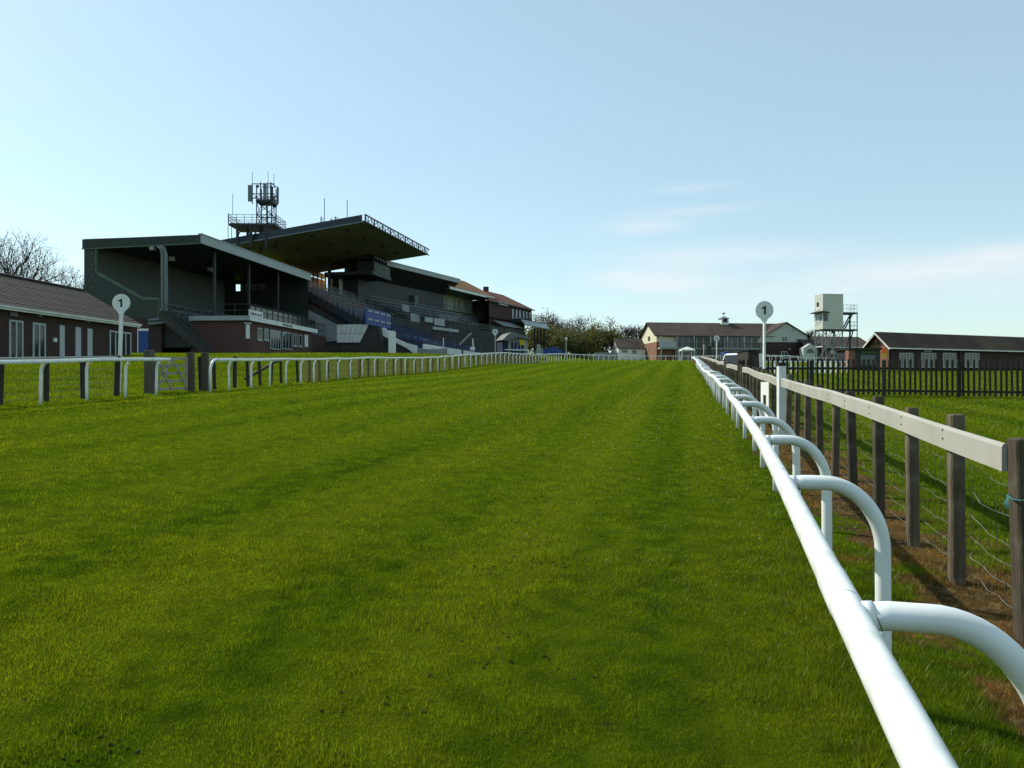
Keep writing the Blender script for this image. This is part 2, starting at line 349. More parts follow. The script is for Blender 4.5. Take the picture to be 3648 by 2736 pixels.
m_black = mat('black_paint', (.012, .012, .013), .5, .1, 5)
m_white = mat('white_paint', (.70, .72, .70), .5, .07, 1.5, dirt=((.4, .42, .38), 1.3, .35))
m_frame = mat('window_frame_paint', (.40, .44, .44), .5, .08, 1.5)
m_sign = mat('marker_white', (.66, .70, .70), .35, .05, 2.0, dirt=((.45, .48, .42), 3, .3))
m_brick = brickmat('dark_red_brick', (.056, .022, .017), (.040, .017, .014), (.045, .038, .034))
m_brick3 = brickmat('brown_brick', (.105, .042, .030), (.08, .032, .024), (.08, .065, .055))
m_brick2 = brickmat('warm_brick', (.26, .10, .055), (.20, .075, .045), (.2, .16, .12))
m_tile = mat('brown_roof_tile', (.024, .0195, .0185), .85, .35, 1.4, bump=.4, fine=6, dirt=((.048, .044, .038), 2.2, .5))
m_tile2 = mat('dark_roof_tile', (.052, .037, .029), .85, .3, .5, bump=.4, fine=5, dirt=((.12, .085, .04), .18, .55))
m_tiler = mat('red_roof_tile', (.15, .055, .032), .85, .25, .6, bump=.3, fine=5)
m_tileo = mat('orange_lichened_tile', (.24, .11, .035), .85, .25, .6, bump=.3, fine=5)
m_green = mat('dark_green_cladding', (.015, .026, .022), .5, .15, .6, spec=.4)
m_greent = mat('green_trim', (.075, .115, .078), .5, .1, 1)
m_fascia = mat('pale_grey_fascia', (.24, .285, .28), .35, .08, .5, spec=.5)
m_greywall = mat('pale_cladding', (.125, .145, .142), .7, .12, .8, streak=(1, 1, 4))
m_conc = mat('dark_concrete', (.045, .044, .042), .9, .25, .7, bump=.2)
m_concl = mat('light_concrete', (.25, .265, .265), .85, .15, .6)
m_soffit = mat('soffit_board', (.20, .195, .135), .85, .18, .35, dirt=((.10, .10, .075), .6, .5))
m_roofblue = mat('blue_grey_roof_edge', (.026, .036, .054), .5, .12, .5)
m_steel = mat('dark_steel', (.03, .034, .038), .5, .15, 3, metal=.2)
m_steelg = mat('grey_steel', (.14, .16, .17), .5, .15, 3, metal=.2)
m_blue = mat('blue_paint', (.018, .055, .22), .5, .12, 1)
m_navy = mat('navy_steps', (.014, .025, .070), .8, .25, .7)
m_glass = glassmat('window_glass'); m_glassl = glassmat('pale_window_glass', (.25, .30, .32), .1)
m_amber = sheetmat('amber_glazing', (.42, .24, .04), .12)
m_net = sheetmat('khaki_netting', (.11, .11, .05), .42)
m_cream2 = mat('cream_render', (.62, .58, .44), .85, .06, .5)
m_greyrender = mat('grey_green_render', (.42, .46, .42), .85, .06, .5)
m_yellow = mat('yellow_board', (.55, .42, .02), .6, .1, 1)
m_orange = mat('orange_cloth', (.75, .14, .03), .7, .15, 2)
m_teal = mat('teal_netting', (.025, .12, .11), .8, .3, 20)
m_bark = mat('bark', (.075, .062, .05), .95, .3, 2, bump=.4)
m_twig = mat('twigs', (.095, .078, .062), .95, .3, .5)
m_twig2 = mat('brown_twigs', (.085, .075, .045), .95, .3, .3)
m_seat = mat('dark_red_seats', (.10, .030, .028), .6, .3, 1.5)
m_lamp = mat('grey_floodlight', (.25, .27, .27), .5, .1, 2)

# ------------------------------------------------------------------ ground
def axis(lo, hi, n, c, fine):
    a = math.asinh((lo - c) / fine); b = math.asinh((hi - c) / fine)
    return c + fine * np.sinh(np.linspace(a, b, n))
xs = axis(-3500, 3500, 300, 0, 14.0); ys = axis(-300, 6000, 300, 6, 14.0)
GX, GY = np.meshgrid(xs, ys); GZ = gz(GX, GY)
nx, ny = len(xs), len(ys); idx = np.arange(nx * ny).reshape(ny, nx)
quads = np.stack([idx[:-1, :-1], idx[:-1, 1:], idx[1:, 1:], idx[1:, :-1]], -1).reshape(-1, 4)
me = bpy.data.meshes.new('ground'); me.from_pydata(np.stack([GX, GY, GZ], -1).reshape(-1, 3).tolist(), [], quads.tolist())
me.polygons.foreach_set('use_smooth', [True] * len(me.polygons)); me.materials.append(m_ground)
ground = bpy.data.objects.new('ground', me); COL.objects.link(ground)
tag(ground, 'green racecourse turf rising gently away from the white rail', 'ground', kind='structure')

# ------------------------------------------------------------------ grass blades (single triangles, denser near the camera)
rng = np.random.default_rng(11)
def tri_mesh(name, V, tone, m, nseg=1):
    n = len(V) // 3
    me = bpy.data.meshes.new(name); me.vertices.add(len(V)); me.vertices.foreach_set('co', V.astype(np.float32).ravel())
    me.loops.add(len(V)); me.loops.foreach_set('vertex_index', np.arange(len(V), dtype=np.int32))
    me.polygons.add(n); me.polygons.foreach_set('loop_start', np.arange(0, len(V), 3, dtype=np.int32))
    me.update(calc_edges=True)
    if tone is not None:
        ca = me.color_attributes.new('tone', 'FLOAT_COLOR', 'POINT'); ca.data.foreach_set('color', np.repeat(tone, 3, axis=0).astype(np.float32).ravel())
    me.materials.append(m); return me
CL = [(1870, 2000, 60, .17), (1715, 2025, 16, .06), (1985, 1915, 26, .12), (1975, 1795, 30, .15), (1395, 2480, 40, .14), (1590, 2235, 30, .16), (1830, 2380, 34, .16), (1500, 1500, 40, .8),
      (2080, 1600, 60, .8), (2150, 1560, 60, 1.2), (1000, 1520, 40, 1.0), (1300, 1430, 60, 1.8), (700, 1620, 16, .5), (350, 2025, 22, .14), (365, 2690, 26, .07), (1190, 2640, 16, .12), (1500, 1385, 60, 3),
      (1900, 1365, 60, 3), (600, 1420, 26, 2), (60, 2010, 14, .2), (2560, 1640, 30, .22), (2600, 1740, 30, .22), (2540, 1560, 26, .3)]
CLP = []
for (px, py, n, sp) in CL:
    Y = 2700 * 1.68 / (py - 1250.0); CLP.append(((px - CX) / F * Y, Y, n, sp))
def blades():
    n1 = 470000; d1 = np.sqrt(rng.uniform(1.6 ** 2, 6.5 ** 2, n1)); u1 = rng.uniform(-.80, .80, n1)
    n2 = 700000; d2 = 6.5 * np.exp(rng.uniform(0, math.log(110 / 6.5), n2)); u2 = rng.uniform(-.78, .78, n2)
    d = np.concatenate([d1, d2]); u = np.concatenate([u1, u2]); x = u * d; y = d.copy()
    lat = x - .226 * y; sn = lat + (vnoise(x * 1.6, y * 1.6, 21) - .5) * 1.0 + (vnoise(x * 5, y * 5, 22) - .5) * .4; soil = (sn > 1.5) & (sn < 2.5)
    keep = ~(soil & (rng.uniform(0, 1, len(d)) < .78)); x, y, d, soil = x[keep], y[keep], d[keep], soil[keep]
    cut = np.zeros(len(x))
    for (cx_, cy_, n_, sp_) in CLP: cut = np.maximum(cut, np.exp(-(((x - cx_) / (sp_ * 1.3)) ** 2 + ((y - cy_) / sp_) ** 2)))
    keep = rng.uniform(0, 1, len(x)) > cut * .7 * (vnoise(x * 9, y * 9, 33) > .35); x, y, d, soil = x[keep], y[keep], d[keep], soil[keep]
    n = len(x)
    tuft = vnoise(x * 3.2, y * 3.2, 4) * .55 + vnoise(x * 9, y * 9, 9) * .45
    rough = ss(-.3, .5, x - XR(y)) * .8 + ss(.5, -.5, x - XL(y)) * .9       # unmown strips along the rails
    h = (.014 + .040 * tuft ** 1.8 + .03 * rough * rng.uniform(.2, 1, n)) * rng.uniform(.6, 1.25, n) * np.clip(d / 14, 1, 1.3)
    wd = .0040 * np.clip(d / 5.5, .75, 14) * rng.uniform(.7, 1.3, n)
    a = rng.uniform(0, 2 * math.pi, n); la = a + rng.normal(0, .6, n) + math.pi / 2; lean = rng.uniform(.1, .9, n) * h
    z = gz(x, y) - .004
    V = np.zeros((n, 3, 3))
    V[:, 0] = np.stack([x - np.cos(a) * wd / 2, y - np.sin(a) * wd / 2, z], -1)
    V[:, 1] = np.stack([x + np.cos(a) * wd / 2, y + np.sin(a) * wd / 2, z], -1)
    V[:, 2] = np.stack([x + np.cos(la) * lean, y + np.sin(la) * lean, z + h], -1)
    br = rng.uniform(.45, 1.6, n); tone = np.stack([br * rng.uniform(.85, 1.3, n), br, br * rng.uniform(.7, 1.4, n), np.ones(n)], -1)
    straw_glint = rng.uniform(0, 1, n) < np.where(soil, .5, .005); tone[straw_glint, :3] = np.array([1.9, 1.5, 2.5]) * rng.uniform(.6, 1.2, (straw_glint.sum(), 1))  # straw blades; on open turf the pale tone also paints in sun glints
    tone[straw_glint & soil, :3] = np.array([1.5, 1.5, 1.4])
    return V.reshape(-1, 3), tone
V, tone = blades()
go_ = bpy.data.objects.new('grass', tri_mesh('grass', V, tone, m_blade)); COL.objects.link(go_)
tag(go_, 'short mown green grass covering the race track', 'grass', kind='stuff')

# hoof-cut clods of turf lying on the track
m_clod = mat('turf_clod', (.052, .050, .017), 1.0, .6, 25, bump=.5, spec=0.0)
def clods():
    mb = MB(); r = random.Random(5); pts = []
    for (X, Y, n, sp) in CLP:
        for _ in range(int(n * .42)): pts.append((X + r.gauss(0, sp * 1.2), Y + r.gauss(0, sp), r.uniform(.003, .010) * (1 + Y / 22)))
    for _ in range(70):
        Y = r.uniform(3.2, 40); X = r.uniform(-.68, .2) * Y
        if XL(Y) + .5 < X < XR(Y) - .3: pts.append((X, Y, r.uniform(.003, .008) * (1 + Y / 30)))
    for (x, y, s) in pts:
        z = g1(x, y) + .005; n = 6; ring = []
        for lv, (rr, zz) in enumerate(((1.3, -.6), (1.0, .35), (.35, .65))):
            ring.append([mb.add((x + s * rr * r.uniform(.5, 1.6) * math.cos(j * 1.047), y + s * rr * r.uniform(.5, 1.5) * math.sin(j * 1.047), z + s * zz * r.uniform(.5, 1.4))) for j in range(n)])
        for lv in range(2):
            for j in range(n): mb.f.append([ring[lv][j], ring[lv][(j + 1) % n], ring[lv + 1][(j + 1) % n], ring[lv + 1][j]])
        mb.f.append(ring[2])
    return mb
single('turf_clods', clods(), m_clod, 'small dark clods of earth cut up by hooves on the track', 'clods', kind='stuff')

# ------------------------------------------------------------------ white running rails
def resample(tab, y0, y1, step):
    """points along a (Y, X) table, spaced by arc length"""
    yy = np.linspace(y0, y1, 4000); xx = np.interp(yy, tab[:, 0], tab[:, 1])
    ker = np.ones(161) / 161; pad = np.pad(xx, 80, mode='reflect', reflect_type='odd'); xx = np.convolve(pad, ker, 'valid')
    s = np.concatenate([[0], np.cumsum(np.hypot(np.diff(xx), np.diff(yy)))]); q = np.arange(0, s[-1], step)
    return np.interp(q, s, xx), np.interp(q, s, yy)
RAILH = 1.04
OVAL = [(.039 * math.cos(a), .047 * math.sin(a)) for a in np.linspace(0, 2 * math.pi, 25)[:-1]]
OVALS = [(.0415 * math.cos(a), .0495 * math.sin(a)) for a in np.linspace(0, 2 * math.pi, 25)[:-1]]
arm = MB(); pth = [(0.02, 0, RAILH - .005), (.10, 0, RAILH + .005), (.19, 0, RAILH + .004)]
for j in range(1, 17):
    a = j / 16 * math.pi / 2; pth.append((.19 + .262 * math.sin(a), 0, RAILH - .31 + .315 * math.cos(a)))
pth += [(.452, 0, RAILH - .33), (.452, 0, RAILH - .40), (.452, 0, .3), (.452, 0, -.12)]; arm.tube(pth, .036, 16)
me_seam = MB().tube([(.068, 0, RAILH), (.0705, 0, RAILH + .001)], .0368, 16).mesh('seam'); me_seam.materials.append(m_steelg)
me_clamp = MB().tube([(.035, 0, RAILH - .004), (.066, 0, RAILH)], .0405, 16).mesh('clamp', smooth=True); me_clamp.materials.append(m_pvc)
me_arm = arm.mesh('post', smooth=True); me_arm.materials.append(m_pvcd)
def running_rail(label, tab, y0, y1, side, step=1.9, seed=0, amp=.03, skip=0):
    """side +1: posts stand to the right of the rail (seen along +Y)"""
    X, Y = resample(tab, y0, y1, step); n = len(X)
    r = random.Random(seed); X = X + np.array([r.uniform(-1, 1) * amp * (1.0 if y > 6 else .2) for y in Y]); g = gz(X, Y)
    rz = g + RAILH + np.array([r.uniform(-amp, amp) for _ in range(n)])
    t = thing('running_rail', label, 'rail', (float(X[0]), float(Y[0]), float(g[0])), 'white running rails of the track')
    # rail tube with a fine path
    q = np.linspace(0, n - 1, (n - 1) * 6 + 1); px_ = np.interp(q, range(n), X); py_ = np.interp(q, range(n), Y)
    pz_ = np.interp(q, range(n), rz)
    k = np.array([1, 2, 3, 2, 1]) / 9.; pz_ = np.convolve(np.pad(pz_, 2, mode='edge'), k, 'valid')
    P = list(zip(px_, py_, pz_))
    part('rail', MB().sweep(P, OVAL), m_pvc, t, True)
    for i in range(skip, n):
        j = i * 6; a, b = P[max(j - 1, 0)], P[min(j + 1, len(P) - 1)]
        ang = math.atan2(b[1] - a[1], b[0] - a[0]) - math.pi / 2 * side
        o = inst('post', me_arm, t, (X[i], Y[i], P[j][2] - RAILH), ang, rx=R(r.uniform(-1.2, 1.2)), ry=R(r.uniform(-1.0, 1.0)))
        if Y[i] < 14 and side > 0:
            for nm_, m_ in (('clamp', me_clamp), ('seam', me_seam)):
                q_ = bpy.data.objects.new(nm_, m_); COL.objects.link(q_); q_.parent = o; BASE[q_.name] = BASE[o.name]
        if i % 2 == 1 and Y[i] < 60 and 0 < j < len(P) - 3:
            v0 = Vector(P[j]); v1 = Vector(P[j + 1]); d = (v1 - v0).normalized()
            mb = MB().sweep([v0 + d * .06, v0 + d * .065, v0 + d * .30, v0 + d * .305], OVALS); 
            part('sleeve', mb, m_pvc, t, True)
    return t, P
tr, PR = running_rail('white plastic running rail with curved arms sweeping past on the right', XR_T, 0.07, 122, 1, 1.9, 3, .022)
# shift so that the first arm in view stands where the photograph has it (1.9 m ahead)
tl1, PL1 = running_rail('short white running rail ending at the timber gate on the left', XL_T, 4.1, 22.7, -1, 1.27, 5, .012)
tl2, PL2 = running_rail('long white running rail curving round the far side of the track', XL_T, 23.9, 136.6, -1, 1.62, 6, .026, 1)
# its rounded near end, bent down into the turf
p0 = PL2[0]; endm = MB(); e = [(p0[0], p0[1], p0[2])]
for j in range(1, 8):
    a = j / 7 * math.pi / 2; e.append((p0[0] - .10 * math.sin(a) * .3, p0[1] - .40 * math.sin(a), p0[2] - .4 + .4 * math.cos(a)))
e.append((e[-1][0], e[-1][1], g1(e[-1][0], e[-1][1]) - .05)); endm.tube(e, .042, 10); part('end_bend', endm, m_pvcd, tl2, True)
# the black end cap on the right-hand rail
cb = PR[int(len(PR) * .22)]
capm = MB(); i0 = min(range(len(PR)), key=lambda i: abs(PR[i][1] - 31)); capm.sweep([PR[i0], tuple(Vector(PR[i0]) * .8 + Vector(PR[i0 + 1]) * .2)], [(a * 1.25, b * 1.25) for a, b in OVAL])
part('joint_collar', capm, m_black, tr, True, 'black collar on the white rail')

# ------------------------------------------------------------------ timber fences
def postmesh(w, h, name='post', m=m_wood, chamfer=.012):
    mb = MB(); c = chamfer; q = w / 2
    o = [(-q + c, -q), (q - c, -q), (q, -q + c), (q, q - c), (q - c, q), (-q + c, q), (-q, q - c), (-q, -q + c)]
    n = len(o); rings = [[mb.add((x, y, z)) for x, y in o] for z in (-.25, h - .008)]
    rings.append([mb.add((x * .9, y * .9, h)) for x, y in o])
    for i in range(2):
        for j in range(n): mb.f.append([rings[i][j], rings[i][(j + 1) % n], rings[i + 1][(j + 1) % n], rings[i + 1][j]])
    mb.f.append(rings[2]); me = mb.mesh(name); me.materials.append(m); return me
BOARD = [(-.018, -.085), (.018, -.085), (.02, .062), (.012, .080), (0, .085), (-.012, .080), (-.02, .062)]
fx = lambda y: 3.29 + .226 * (y - 5.64)
fy0, fstep = 4.42, 1.13
FANG = math.atan2(1, .226) - math.pi / 2
tf = thing('timber_fence', 'timber post fence with cream top board and wire netting behind the right-hand rail', 'fence', (fx(fy0), fy0, g1(fx(fy0), fy0)))
r = random.Random(2); pm = [postmesh(.094, 1.21, m=m_wood), postmesh(.088, 1.18, m=m_wood), postmesh(.098, 1.24, m=m_wood)]
gp = postmesh(.135, 1.19, m=m_wood)
fp = []
for i in range(70):
    y = fy0 + fstep * i + r.uniform(-.05, .05); x = fx(y); z = g1(x, y); fp.append((x, y, z))
    big_ = i in (0, 18, 19, 27)
    if i == 0: x += .03
    o = inst('post', gp if big_ else r.choice(pm), tf, (x, y, z), FANG + R(r.uniform(-3, 3)), rx=R(r.uniform(-1.5, 1.5)), ry=R(r.uniform(-1.5, 1.5)))
off = Vector((-.975, .22, 0)) * .074
def board(i0, i1, dz=None, start=None):
    P = []
    for i in range(i0, i1 + 1):
        x, y, z = fp[i]; P.append(Vector((x, y, z + 1.065 + (dz(i) if dz else 0))) + off)
    if start is not None: P[0] = P[0].lerp(P[1], start)
    Q = []
    for i in range(len(P) - 1):
        for j in range(4): Q.append(P[i].lerp(P[i + 1], j / 4))
    Q.append(P[-1]); zz = np.array([p.z for p in Q]); zz = np.convolve(np.pad(zz, 2, mode='reflect', reflect_type='odd'), np.ones(5) / 5, 'valid')
    part('top_board', MB().sweep([(p.x, p.y, z) for p, z in zip(Q, zz)], BOARD), m_cream, tf)
for b0, b1 in ((0, 4), (4, 8), (8, 12), (12, 15), (15, 18)): board(b0, b1, lambda i: [.0, .005, .02, .035, .04, .045, .03, .03, .02, .02, .0, .015, .01, -.005, .0, .02, .05, .04, .02][i], .075 if b0 == 0 else .006)
board(20, 26, lambda i: .02 * (i % 3 == 0) + .12 * (24 - i) / 6 if i > 22 else .02)
for b0 in range(28, 69, 5): board(b0, min(b0 + 5, 69), lambda i: .03 * math.sin(i * .9) + .02, .006)
me_nail = MB().tube([(0, 0, 0), (-.004, 0, 0)], .008, 8).mesh('nail'); me_nail.materials.append(m_black)
for i in range(1, 11):
    for dz_ in (.03, -.035): x, y, z = fp[i]; inst('nail', me_nail, tf, (x - .975 * .0945, y + .22 * .0945, z + 1.075 + dz_ + .02), FANG)
# sagging wire netting
wm = MB(); wv = MB(); r = random.Random(9)
for lv, h in enumerate((.10, .24, .38, .54, .70, .90)):
    prev = None
    for i in range(0, 20):
        a, b = Vector(fp[i]), Vector(fp[i + 1]); Q = []
        sag = (r.uniform(.0, .05) + (.05 if i == 0 else 0)) * min(1, lv * .35 + .15)
        for j in range(9):
            s = j / 8; p = a.lerp(b, s); p.z += h - sag * 4 * s * (1 - s) + r.uniform(-.006, .006) + (.014 * r.uniform(-1, 1) if 0 < j < 8 else 0); p += Vector((.975, -.22, 0)) * (.06 + r.uniform(-.01, .01)); Q.append(tuple(p))
        wm.tube(Q, .0017, 4, False)
for i in range(0, 14):
    a, b = Vector(fp[i]), Vector(fp[i + 1])
    for j in range(1, 8):
        p = a.lerp(b, j / 8) + Vector((.975, -.22, 0)) * .06; k = r.uniform(-.03, .03)
        wv.tube([(p.x, p.y, p.z + .08), (p.x + k, p.y + k, p.z + .45), (p.x + k * .5, p.y, p.z + .9 - (.12 if i == 0 else 0))], .0014, 3, False)
part('wire', wm, m_wire, tf, label='wavy galvanised line wires of the netting'); part('wire', wv, m_wired, tf, label='thin upright stay wires of the netting')
# near gate rails leaving the picture on the right
gt = thing('field_gate', 'timber gate rails running off the big fence post at the right edge', 'gate', (fx(fy0) + .1, fy0 - .1, g1(fx(fy0), fy0)))
bx_, by_, bz_ = fx(fy0) + .09, fy0 - .02, g1(fx(fy0), fy0)
for h in (.28, .52, .92): part('gate_rail', MB().bar((bx_, by_, bz_ + h), (bx_ + 2.4, by_ - 1.0, bz_ + h + .02), .05, .10), m_woodg, gt)
part('gate_stile', MB().bar((bx_ + 2.35, by_ - .98, bz_ + .1), (bx_ + 2.35, by_ - .98, bz_ + 1.05), .07), m_woodg, gt)
part('diagonal_brace', MB().bar((bx_ + .05, by_ - .06, bz_ + .25), (bx_ + 2.3, by_ - 1.0, bz_ + .95), .04, .08), m_woodg, gt)
tw = MB()
tw.tube([(fp[0][0] + .087 * math.cos(a), fp[0][1] + .087 * math.sin(a), fp[0][2] + .84 + .01 * math.sin(3 * a)) for a in np.linspace(0, 6.28, 14)], .007, 5)
single('twine', tw, m_teal, 'green baler twine tied round the big fence post', 'twine')
# crumpled teal net bag on the grass behind the big post
bgm = MB(); r = random.Random(4); c0 = (5.32, 7.9); z0 = g1(*c0); rings = []
for i in range(7):
    th = i / 6 * math.pi; rings.append([bgm.add((c0[0] + .17 * math.sin(th) * math.cos(j * .698) * r.uniform(.88, 1.08), c0[1] + .17 * math.sin(th) * math.sin(j * .698) * r.uniform(.88, 1.08), z0 + .11 - .12 * math.cos(th) * r.uniform(.85, 1.2))) for j in range(9)])
for i in range(6):
    for j in range(9): bgm.f.append([rings[i][j], rings[i][(j + 1) % 9], rings[i + 1][(j + 1) % 9], rings[i + 1][j]])
single('net_bag', bgm, m_teal, 'crumpled teal net bag lying in the grass behind the wire', 'bag', smooth=True)

# white marker post with black top in front of the cream board
X, Y = 5.33, 15.0; z = g1(X, Y)
t = thing('marker_post', 'square white marker post with black top against the cream board', 'post', (X, Y, z))
part('shaft', MB().box(X - .068, X + .068, Y - .068, Y + .068, z - .2, z + 1.40), m_sign, t)
part('cap', MB().box(X - .070, X + .070, Y - .070, Y + .070, z + 1.401, z + 1.47), m_black, t)
# white bent board with a slot, leaning on the posts
Y = 17.4; X = fx(Y) - .12; z = g1(X, Y)
dd = Vector((.22, .975, 0)); bl = MB()
def slab(mb, s0, s1, h0, h1, th=.02):
    a = Vector((X, Y, 0)) + dd * s0; b = Vector((X, Y, 0)) + dd * s1; nn = Vector((-.975, .22, 0)) * th
    mb.hexa([(a.x, a.y, z + h0), (b.x, b.y, z + h0), (b.x + nn.x, b.y + nn.y, z + h0), (a.x + nn.x, a.y + nn.y, z + h0), (a.x, a.y, z + h1), (b.x, b.y, z + h1), (b.x + nn.x, b.y + nn.y, z + h1), (a.x + nn.x, a.y + nn.y, z + h1)])
slab(bl, -.75, -.25, .12, .98); slab(bl, .45, .95, .12, .98); slab(bl, -.25, .45, .68, .98); slab(bl, -.25, .45, .12, .30)
single('slotted_board', bl, m_white, 'white board with an upright slot leaning against the fence posts', 'board')

# ------------------------------------------------------------------ picket fence across the right
pa = Vector((8.75, 29.3)); pb = Vector((25.0, 26.2)); pd = (pb - pa); plen = pd.length; pd.normalize(); pang = math.atan2(pd.y, pd.x)
tp = thing('picket_fence', 'dark picket fence with rounded tops crossing the grass on the right', 'fence', (pa.x, pa.y, g1(pa.x, pa.y)))
pk = MB(); pk.prism([(-.04, .04), (.04, .04), (.04, 1.30), (.033, 1.345), (.018, 1.375), (0, 1.385), (-.018, 1.375), (-.033, 1.345), (-.04, 1.30)], -.011, .011, axis=1)
me_pk = pk.mesh('picket'); me_pk.materials.append(m_woodd); pp = postmesh(.13, 1.36, m=m_woodd); r = random.Random(8)
s = 0.0; np_ = 0
while s < plen:
    p = pa + pd * s; inst('picket', me_pk, tp, (p.x, p.y - .05, g1(p.x, p.y) + r.uniform(-.012, .012)), pang, ry=R(r.uniform(-.8, .8))); s += .18
for i in range(7):
    p = pa + pd * (.1 + 2.56 * i); inst('post', pp, tp, (p.x, p.y - .04, g1(p.x, p.y) - .03), pang)
    if i < 6:
        q = pa + pd * (.1 + 2.56 * (i + 1))
        for h in (.20, 1.03): part('fence_rail', MB().bar((p.x, p.y + .005, g1(p.x, p.y) + h), (q.x, q.y + .005, g1(q.x, q.y) + h), .045, .085), m_woodd, tp)

# ------------------------------------------------------------------ left-hand timber fence and gate behind the white rail
def offpath(tab, y0, y1, step, dx, seed):
    X, Y = resample(tab, y0, y1, step); r = random.Random(seed)
    return [(x + dx + r.uniform(-.06, .06), y + r.uniform(-.06, .06)) for x, y in zip(X, Y)]
pw = [postmesh(.115, 1.14, m=m_woodd), postmesh(.10, 1.10, m=m_woodd)]
m_woodp = mat('old_gatepost', (.085, .078, .058), .95, .3, 3, bump=.6, fine=12, streak=(5, 5, .6), rand=.2)
pbig = postmesh(.27, 1.30, m=m_woodp, chamfer=.04)
def wood_fence(label, pts, mrail, railtop, seed, net=None, hp=1.0):
    t = thing('timber_fence', label, 'fence', (pts[0][0], pts[0][1], g1(*pts[0]))); r = random.Random(seed); P = []
    for x, y in pts:
        z = g1(x, y); P.append((x, y, z)); inst('post', r.choice(pw), t, (x, y, z), r.uniform(-.1, .1), sc=(1, 1, hp), rx=R(r.uniform(-3, 3)), ry=R(r.uniform(-3, 3)))
    if mrail: part('top_board', MB().sweep([(x + .07, y - .02, z + railtop) for x, y, z in P], [(a, b * .75) for a, b in BOARD]), mrail, t)
    return t, P
m_greyboard = mat('grey_rail', (.28, .29, .26), .6, .1, 2)
fa = offpath(XL_T, 3, 21.9, 1.15, -1.15, 1)
tA, PA = wood_fence('dark timber fence with grey top board in front of the brick pavilion', fa, m_greyboard, 1.06, 4)
nt1 = MB(); nt2 = MB()
for P_ in (PA,):
    for i in range(len(P_) - 1):
        a, b = Vector(P_[i]), Vector(P_[i + 1])
        for h in (.1, .25, .4, .58, .78): nt1.tube([(a.x, a.y, a.z + h), (b.x, b.y, b.z + h)], .004, 3, False)
        for j in range(8): p = a.lerp(b, j / 8); nt1.tube([(p.x, p.y, p.z + .06), (p.x, p.y, p.z + .8)], .003, 3, False)
part('wire_netting', nt1, m_wired, tA)
fb = offpath(XL_T, 25.0, 32.4, 1.12, -1.15, 2)
tB, PB = wood_fence('dark timber fence with grey board and a slanting brace beside the gate', fb, m_greyboard, 1.02, 6)
a, b = PB[3], PB[6]; part('brace', MB().bar((a[0] - .1, a[1], a[2] + .3), (b[0] - .1, b[1], b[2] + 1.0), .07, .09), m_woodd, tB)
fc = offpath(XL_T, 33.4, 92, 1.28, -1.05, 3)
tC, PC = wood_fence('timber post fence hung with khaki netting behind the far white rail', fc, None, 0, 7, hp=.92)
for i in range(len(PC) - 1):
    a, b = PC[i], PC[i + 1]; m_ = MB(); o_ = .075
    m_.face((a[0] + o_, a[1], a[2] + .05), (b[0] + o_, b[1], b[2] + .05), (b[0] + o_, b[1], b[2] + .92), (a[0] + o_, a[1], a[2] + .92)); part('netting_panel', m_, m_net, tC)
for (x, y), lab in (((-10.85, 22.7), 'stout grey gatepost at the left end of the small field gate'), ((-10.35, 24.45), 'weathered gatepost at the right end of the small field gate'), ((-10.15, 25.1), 'square grey post beside the right gatepost')):
    z = g1(x, y); o = bpy.data.objects.new('gatepost', pbig); COL.objects.link(o); o.location = (x, y, z); BASE[o.name] = (x, y, z); tag(o, lab, 'post', 'gateposts on the left')
    o.rotation_euler = (R(.8), R(-.6), .2); o.scale = (1, 1, 1) if 'left end' in lab else (.78, .78, .98)
m_gate = mat('grey_gate_wood', (.27, .26, .22), .85, .2, 3)
g0, g9 = Vector((-10.80, 22.92, g1(-10.8, 22.9))), Vector((-10.42, 24.25, g1(-10.4, 24.25)))
tg_ = thing('field_gate', 'small grey five-bar field gate with crossed braces on the left', 'gate', tuple(g0))
for h in (.12, .36, .60, .84, 1.06): part('gate_rail', MB().bar(g0 + Vector((0, 0, h)), g9 + Vector((0, 0, h)), .03, .08), m_gate, tg_)
for a, b in ((0, 1), (1, 0)): part('diagonal_brace', MB().bar(g0.lerp(g9, .02 + a * .46) + Vector((.04, 0, .12)), g0.lerp(g9, .02 + b * .46) + Vector((.04, 0, 1.06)), .03, .06), m_gate, tg_)
part('diagonal_brace', MB().bar(g0.lerp(g9, .98) + Vector((.04, 0, .12)), g0.lerp(g9, .5) + Vector((.04, 0, 1.06)), .03, .06), m_gate, tg_)
for s_ in (0, 1): part('gate_stile', MB().bar(g0.lerp(g9, s_) + Vector((0, 0, .05)), g0.lerp(g9, s_) + Vector((0, 0, 1.12)), .07), m_gate, tg_)

